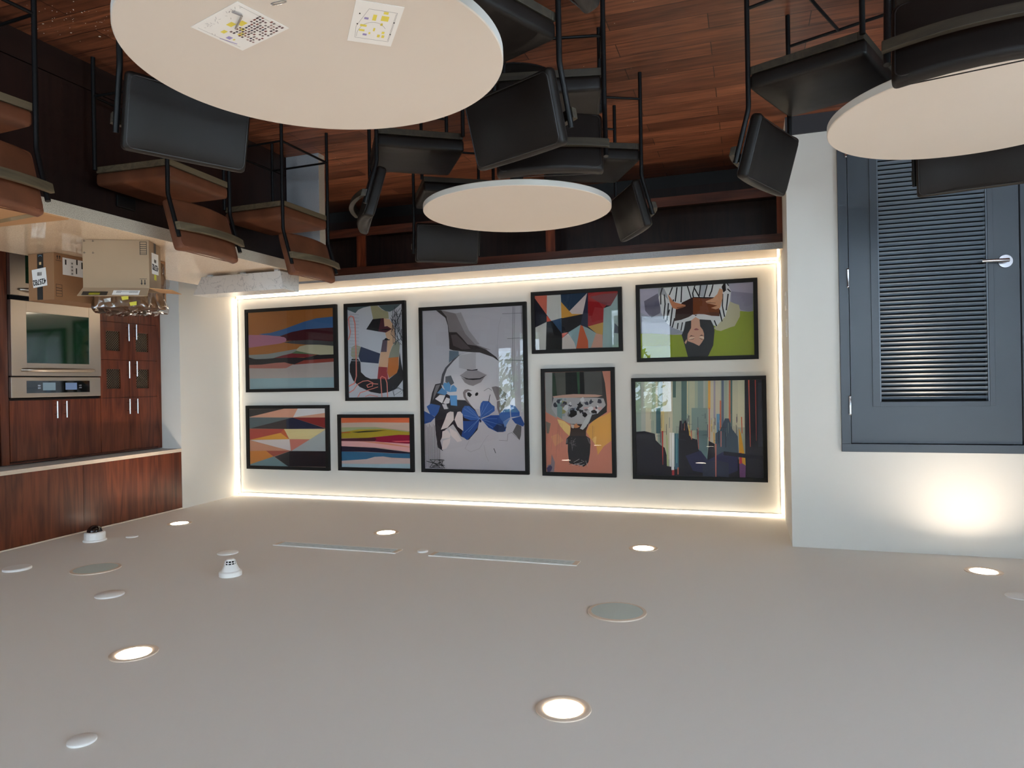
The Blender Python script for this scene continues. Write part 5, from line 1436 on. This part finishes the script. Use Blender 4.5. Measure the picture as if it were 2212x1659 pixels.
# second carton: near vertical edge at (3.759, 2.944)... long side to (3.775, 3.125), short side to (3.935, 2.949)
SB = .19; LB = .40; HB = .27
bB = carton('cardboard_box', 'sealed cardboard box at the back of the counter with a big 425782 label', (3.759+SB/2, 2.944+LB/2+.003, ZC+.001), radians(-2.5), SB, LB, HB, CARDB)
MB().box(-SB/2+.004, SB/2-.004, -LB/2+.004, LB/2-.004, HB-.004, HB-.001, CARDB).obj('lid', bB)
fy = -LB/2-.0006
onf(bB, 'tape', 0.005, .045, .046, .085, fy, BLKT)
tp = onf(bB, 'tape', 0.01, .225, .042, .085, fy, BLKT)
lg = MB()
for a, b, c, e, mt in ((-.008, .008, .050, .066, mat('carton_icon', (206, 178, 130), .6)),): lg.add([(a+.005, fy-.0005, c), (b+.005, fy-.0005, c), (b+.005, fy-.0005, e), (a+.005, fy-.0005, e)], [(0, 1, 2, 3)], mt)
lg.obj('logo_icon', bB); lg = MB()
lg.tube([(.005+.011*cos(a), fy-.0007, .018-.006*sin(a)) for a in [pi*k/8 for k in range(9)]], .0014, BLUT, 5, False)
lg.obj('logo_smile', bB)
lb = onf(bB, 'shipping_label', .012, .140, .105, .105, fy-.0006, PAPER, .10)
text_mesh('425782', .044, INK, 'printed_number', lb, fm(.012, .163, fy-.0014, .10), .74)
barcode(bB, .012, .118, .034, .020, fy-.0013, 'barcode', parent=lb)
# long side faces -x: label + marks
sx2 = -SB/2-.0008
lb = MB().add([(sx2, -.145, .02), (sx2, .02, .02), (sx2, .02, .12), (sx2, -.145, .12)], [(0, 1, 2, 3)], PAPER).obj('shipping_label', bB)
mb = MB()
for y, z in ((-.09, .04), (-.09, .06), (-.09, .08), (-.09, .10)):
    for a, b, c, e in ((0, .014, 0, .001), (0, .014, .013, .014), (0, .001, 0, .014), (.013, .014, 0, .014), (.003, .011, .004, .010)): mb.add([(sx2-.0006, y+a, z+c), (sx2-.0006, y+b, z+c), (sx2-.0006, y+b, z+e), (sx2-.0006, y+a, z+e)], [(0, 1, 2, 3)], INK)
for y0, y1, z0, z1 in ((-.055, -.045, .02, .05), (-.058, -.050, .07, .105), (-.02, -.008, .03, .07), (-.13, -.12, .03, .06)): mb.add([(sx2-.0006, y0, z0), (sx2-.0006, y1, z0), (sx2-.0006, y1, z1), (sx2-.0006, y0, z1)], [(0, 1, 2, 3)], INK)
mb.obj('printed_marks', lb)
mb = MB()
for y, z0 in ((-.178, .015), (-.163, .015)):
    mb.add([(sx2, y-.002, z0), (sx2, y+.002, z0), (sx2, y+.002, z0+.02), (sx2, y-.002, z0+.02)], [(0, 1, 2, 3)], INK); mb.add([(sx2, y-.006, z0+.008), (sx2, y+.006, z0+.008), (sx2, y, z0-.004)], [(0, 1, 2)], INK)
for a, b, c, e in ((-.188, -.153, .042, .0445), (-.19, -.15, .18, .182), (-.19, -.15, .248, .25), (-.19, -.188, .18, .25), (-.152, -.15, .18, .25), (-.19, -.15, .20, .203), (-.19, -.15, .215, .218), (-.19, -.15, .232, .234)): mb.add([(sx2, a, c), (sx2, b, c), (sx2, b, e), (sx2, a, e)], [(0, 1, 2, 3)], INK)
mb.obj('printed_stamp', bB)
# third carton in plastic wrap, behind
bC = carton('cardboard_box', 'cardboard box wrapped in crumpled clear plastic behind the open box', (3.56, 3.30, ZC+.001), radians(-14), .31, .23, .300, CARDB)
MB().box(-.150, .150, -.110, .110, .295, .299, CARDB).obj('lid', bC)
def wrapf(cc):
    q = cc.copy(); n = (sin(q.x*61+q.z*40)+sin(q.y*57-q.z*33)+sin(q.x*97+q.y*83))*.006
    return q*(1+n/max(.05, q.length)*1.2)
wp = rbox(.335, .255, .312, .03, WRAP, wrapf, 12, 3).obj('plastic_wrap', bC); wp.location = (0, 0, .172)
for k, p in enumerate(((-.05, -.1285, .25), (.06, -.1285, .26), (-.10, -.1285, .285))):
    MB().add([(p[0]-.022, p[1]-.006, p[2]-.012), (p[0]+.022, p[1]-.008, p[2]-.006), (p[0]+.018, p[1]-.005, p[2]+.014), (p[0]-.02, p[1]-.004, p[2]+.010)], [(0, 1, 2, 3)], YELT if k != 1 else PAPER).obj('sticker', bC)
# flattened cardboard by the near stool
fc = empty('flattened_cardboard', 'flat piece of tan cardboard lying on the counter behind the near stool', 'cardboard', (3.0, 2.2, ZC+.0005))
pts = [(2.958, 2.404), (2.958, 1.9), (3.05, 1.55), (3.45, 1.6), (3.54, 2.30), (3.375, 2.385)]
MB().prism([(x-3.0, y-2.2) for x, y in pts], 0, .006, CARDI).obj('sheet', fc)
MB().prism([(.0, .10), (.03, .06), (.40, .10), (.39, .14)], .0062, .0068, mat('clear_brown_tape', (150, 132, 100), .2)).obj('tape', fc)

# ------------------------------------------------------------------ greenery outside the windows
LEAF = mat('green_leaves', (92, 128, 40), .6, var=.25, vscale=2); BARK = mat('bark', (96, 80, 64), .9)
def tree(x, y, h, r, seed, label):
    rnd = random.Random(seed); t = empty('leafy_tree', label, 'tree', (x, y, -.12))
    MB().tube([(0, 0, 0), (.05, .02, h*.3), (-.04, .05, h*.6), (0, 0, h*.8)], [.11, .09, .06, .03], BARK, 10).obj('trunk', t)
    lm = MB()
    for i in range(1500):
        d = Vector((rnd.gauss(0, 1), rnd.gauss(0, 1), rnd.gauss(0, 1))).normalized()*r*rnd.uniform(.35, 1)**.6
        c = Vector((d.x, d.y, h*.68+d.z*1.25)); a = Vector((rnd.gauss(0, 1), rnd.gauss(0, 1), rnd.gauss(0, 1))).normalized()
        b = a.orthogonal().normalized(); q = a.cross(b); s = rnd.uniform(.07, .13)
        lm.add([c-b*s, c+q*s*.45, c+b*s, c-q*s*.45], [(0, 1, 2, 3)], LEAF)
    lm.obj('crown', t)
tree(3.4, -7.5, 3.4, 1.3, 1, 'leafy tree outside the back window, mirrored green in the lime green picture')
tree(6.8, -8.6, 3.8, 1.4, 2, 'leafy tree further from the back window, mirrored in the butterfly picture glass')
tree(-9.0, .8, 3.6, 1.4, 3, 'leafy tree outside the side windows')

# ------------------------------------------------------------------ crumbs on floor
mb = MB(); WCH = mat('paint_chip', (226, 220, 206), .7)
random.seed(5)
for i in range(120):
    if i < 84: x, y = random.gauss(2.93, .14), random.gauss(2.42, .16)
    else: x, y = random.uniform(-.2, 3.1), random.uniform(2.2, 5.6)
    if x > 3.2: continue
    r = random.uniform(.0012, .0035) if i % 9 else random.uniform(.004, .008); a = random.uniform(0, pi); e = random.uniform(.35, 1)
    vs = [(x+r*cos(t+a)*1.0, y+r*e*sin(t+a), 0.0004) for t in (0, 1.2, 2.4, 3.6, 4.9)]
    mb.add(vs+[(x, y, .0018)], [(k, (k+1) % 5, 5) for k in range(5)]+[(4, 3, 2, 1, 0)], WCH)
tag(mb.obj('floor_debris'), 'tiny white chips scattered on the dark plank floor', 'debris', kind='stuff')
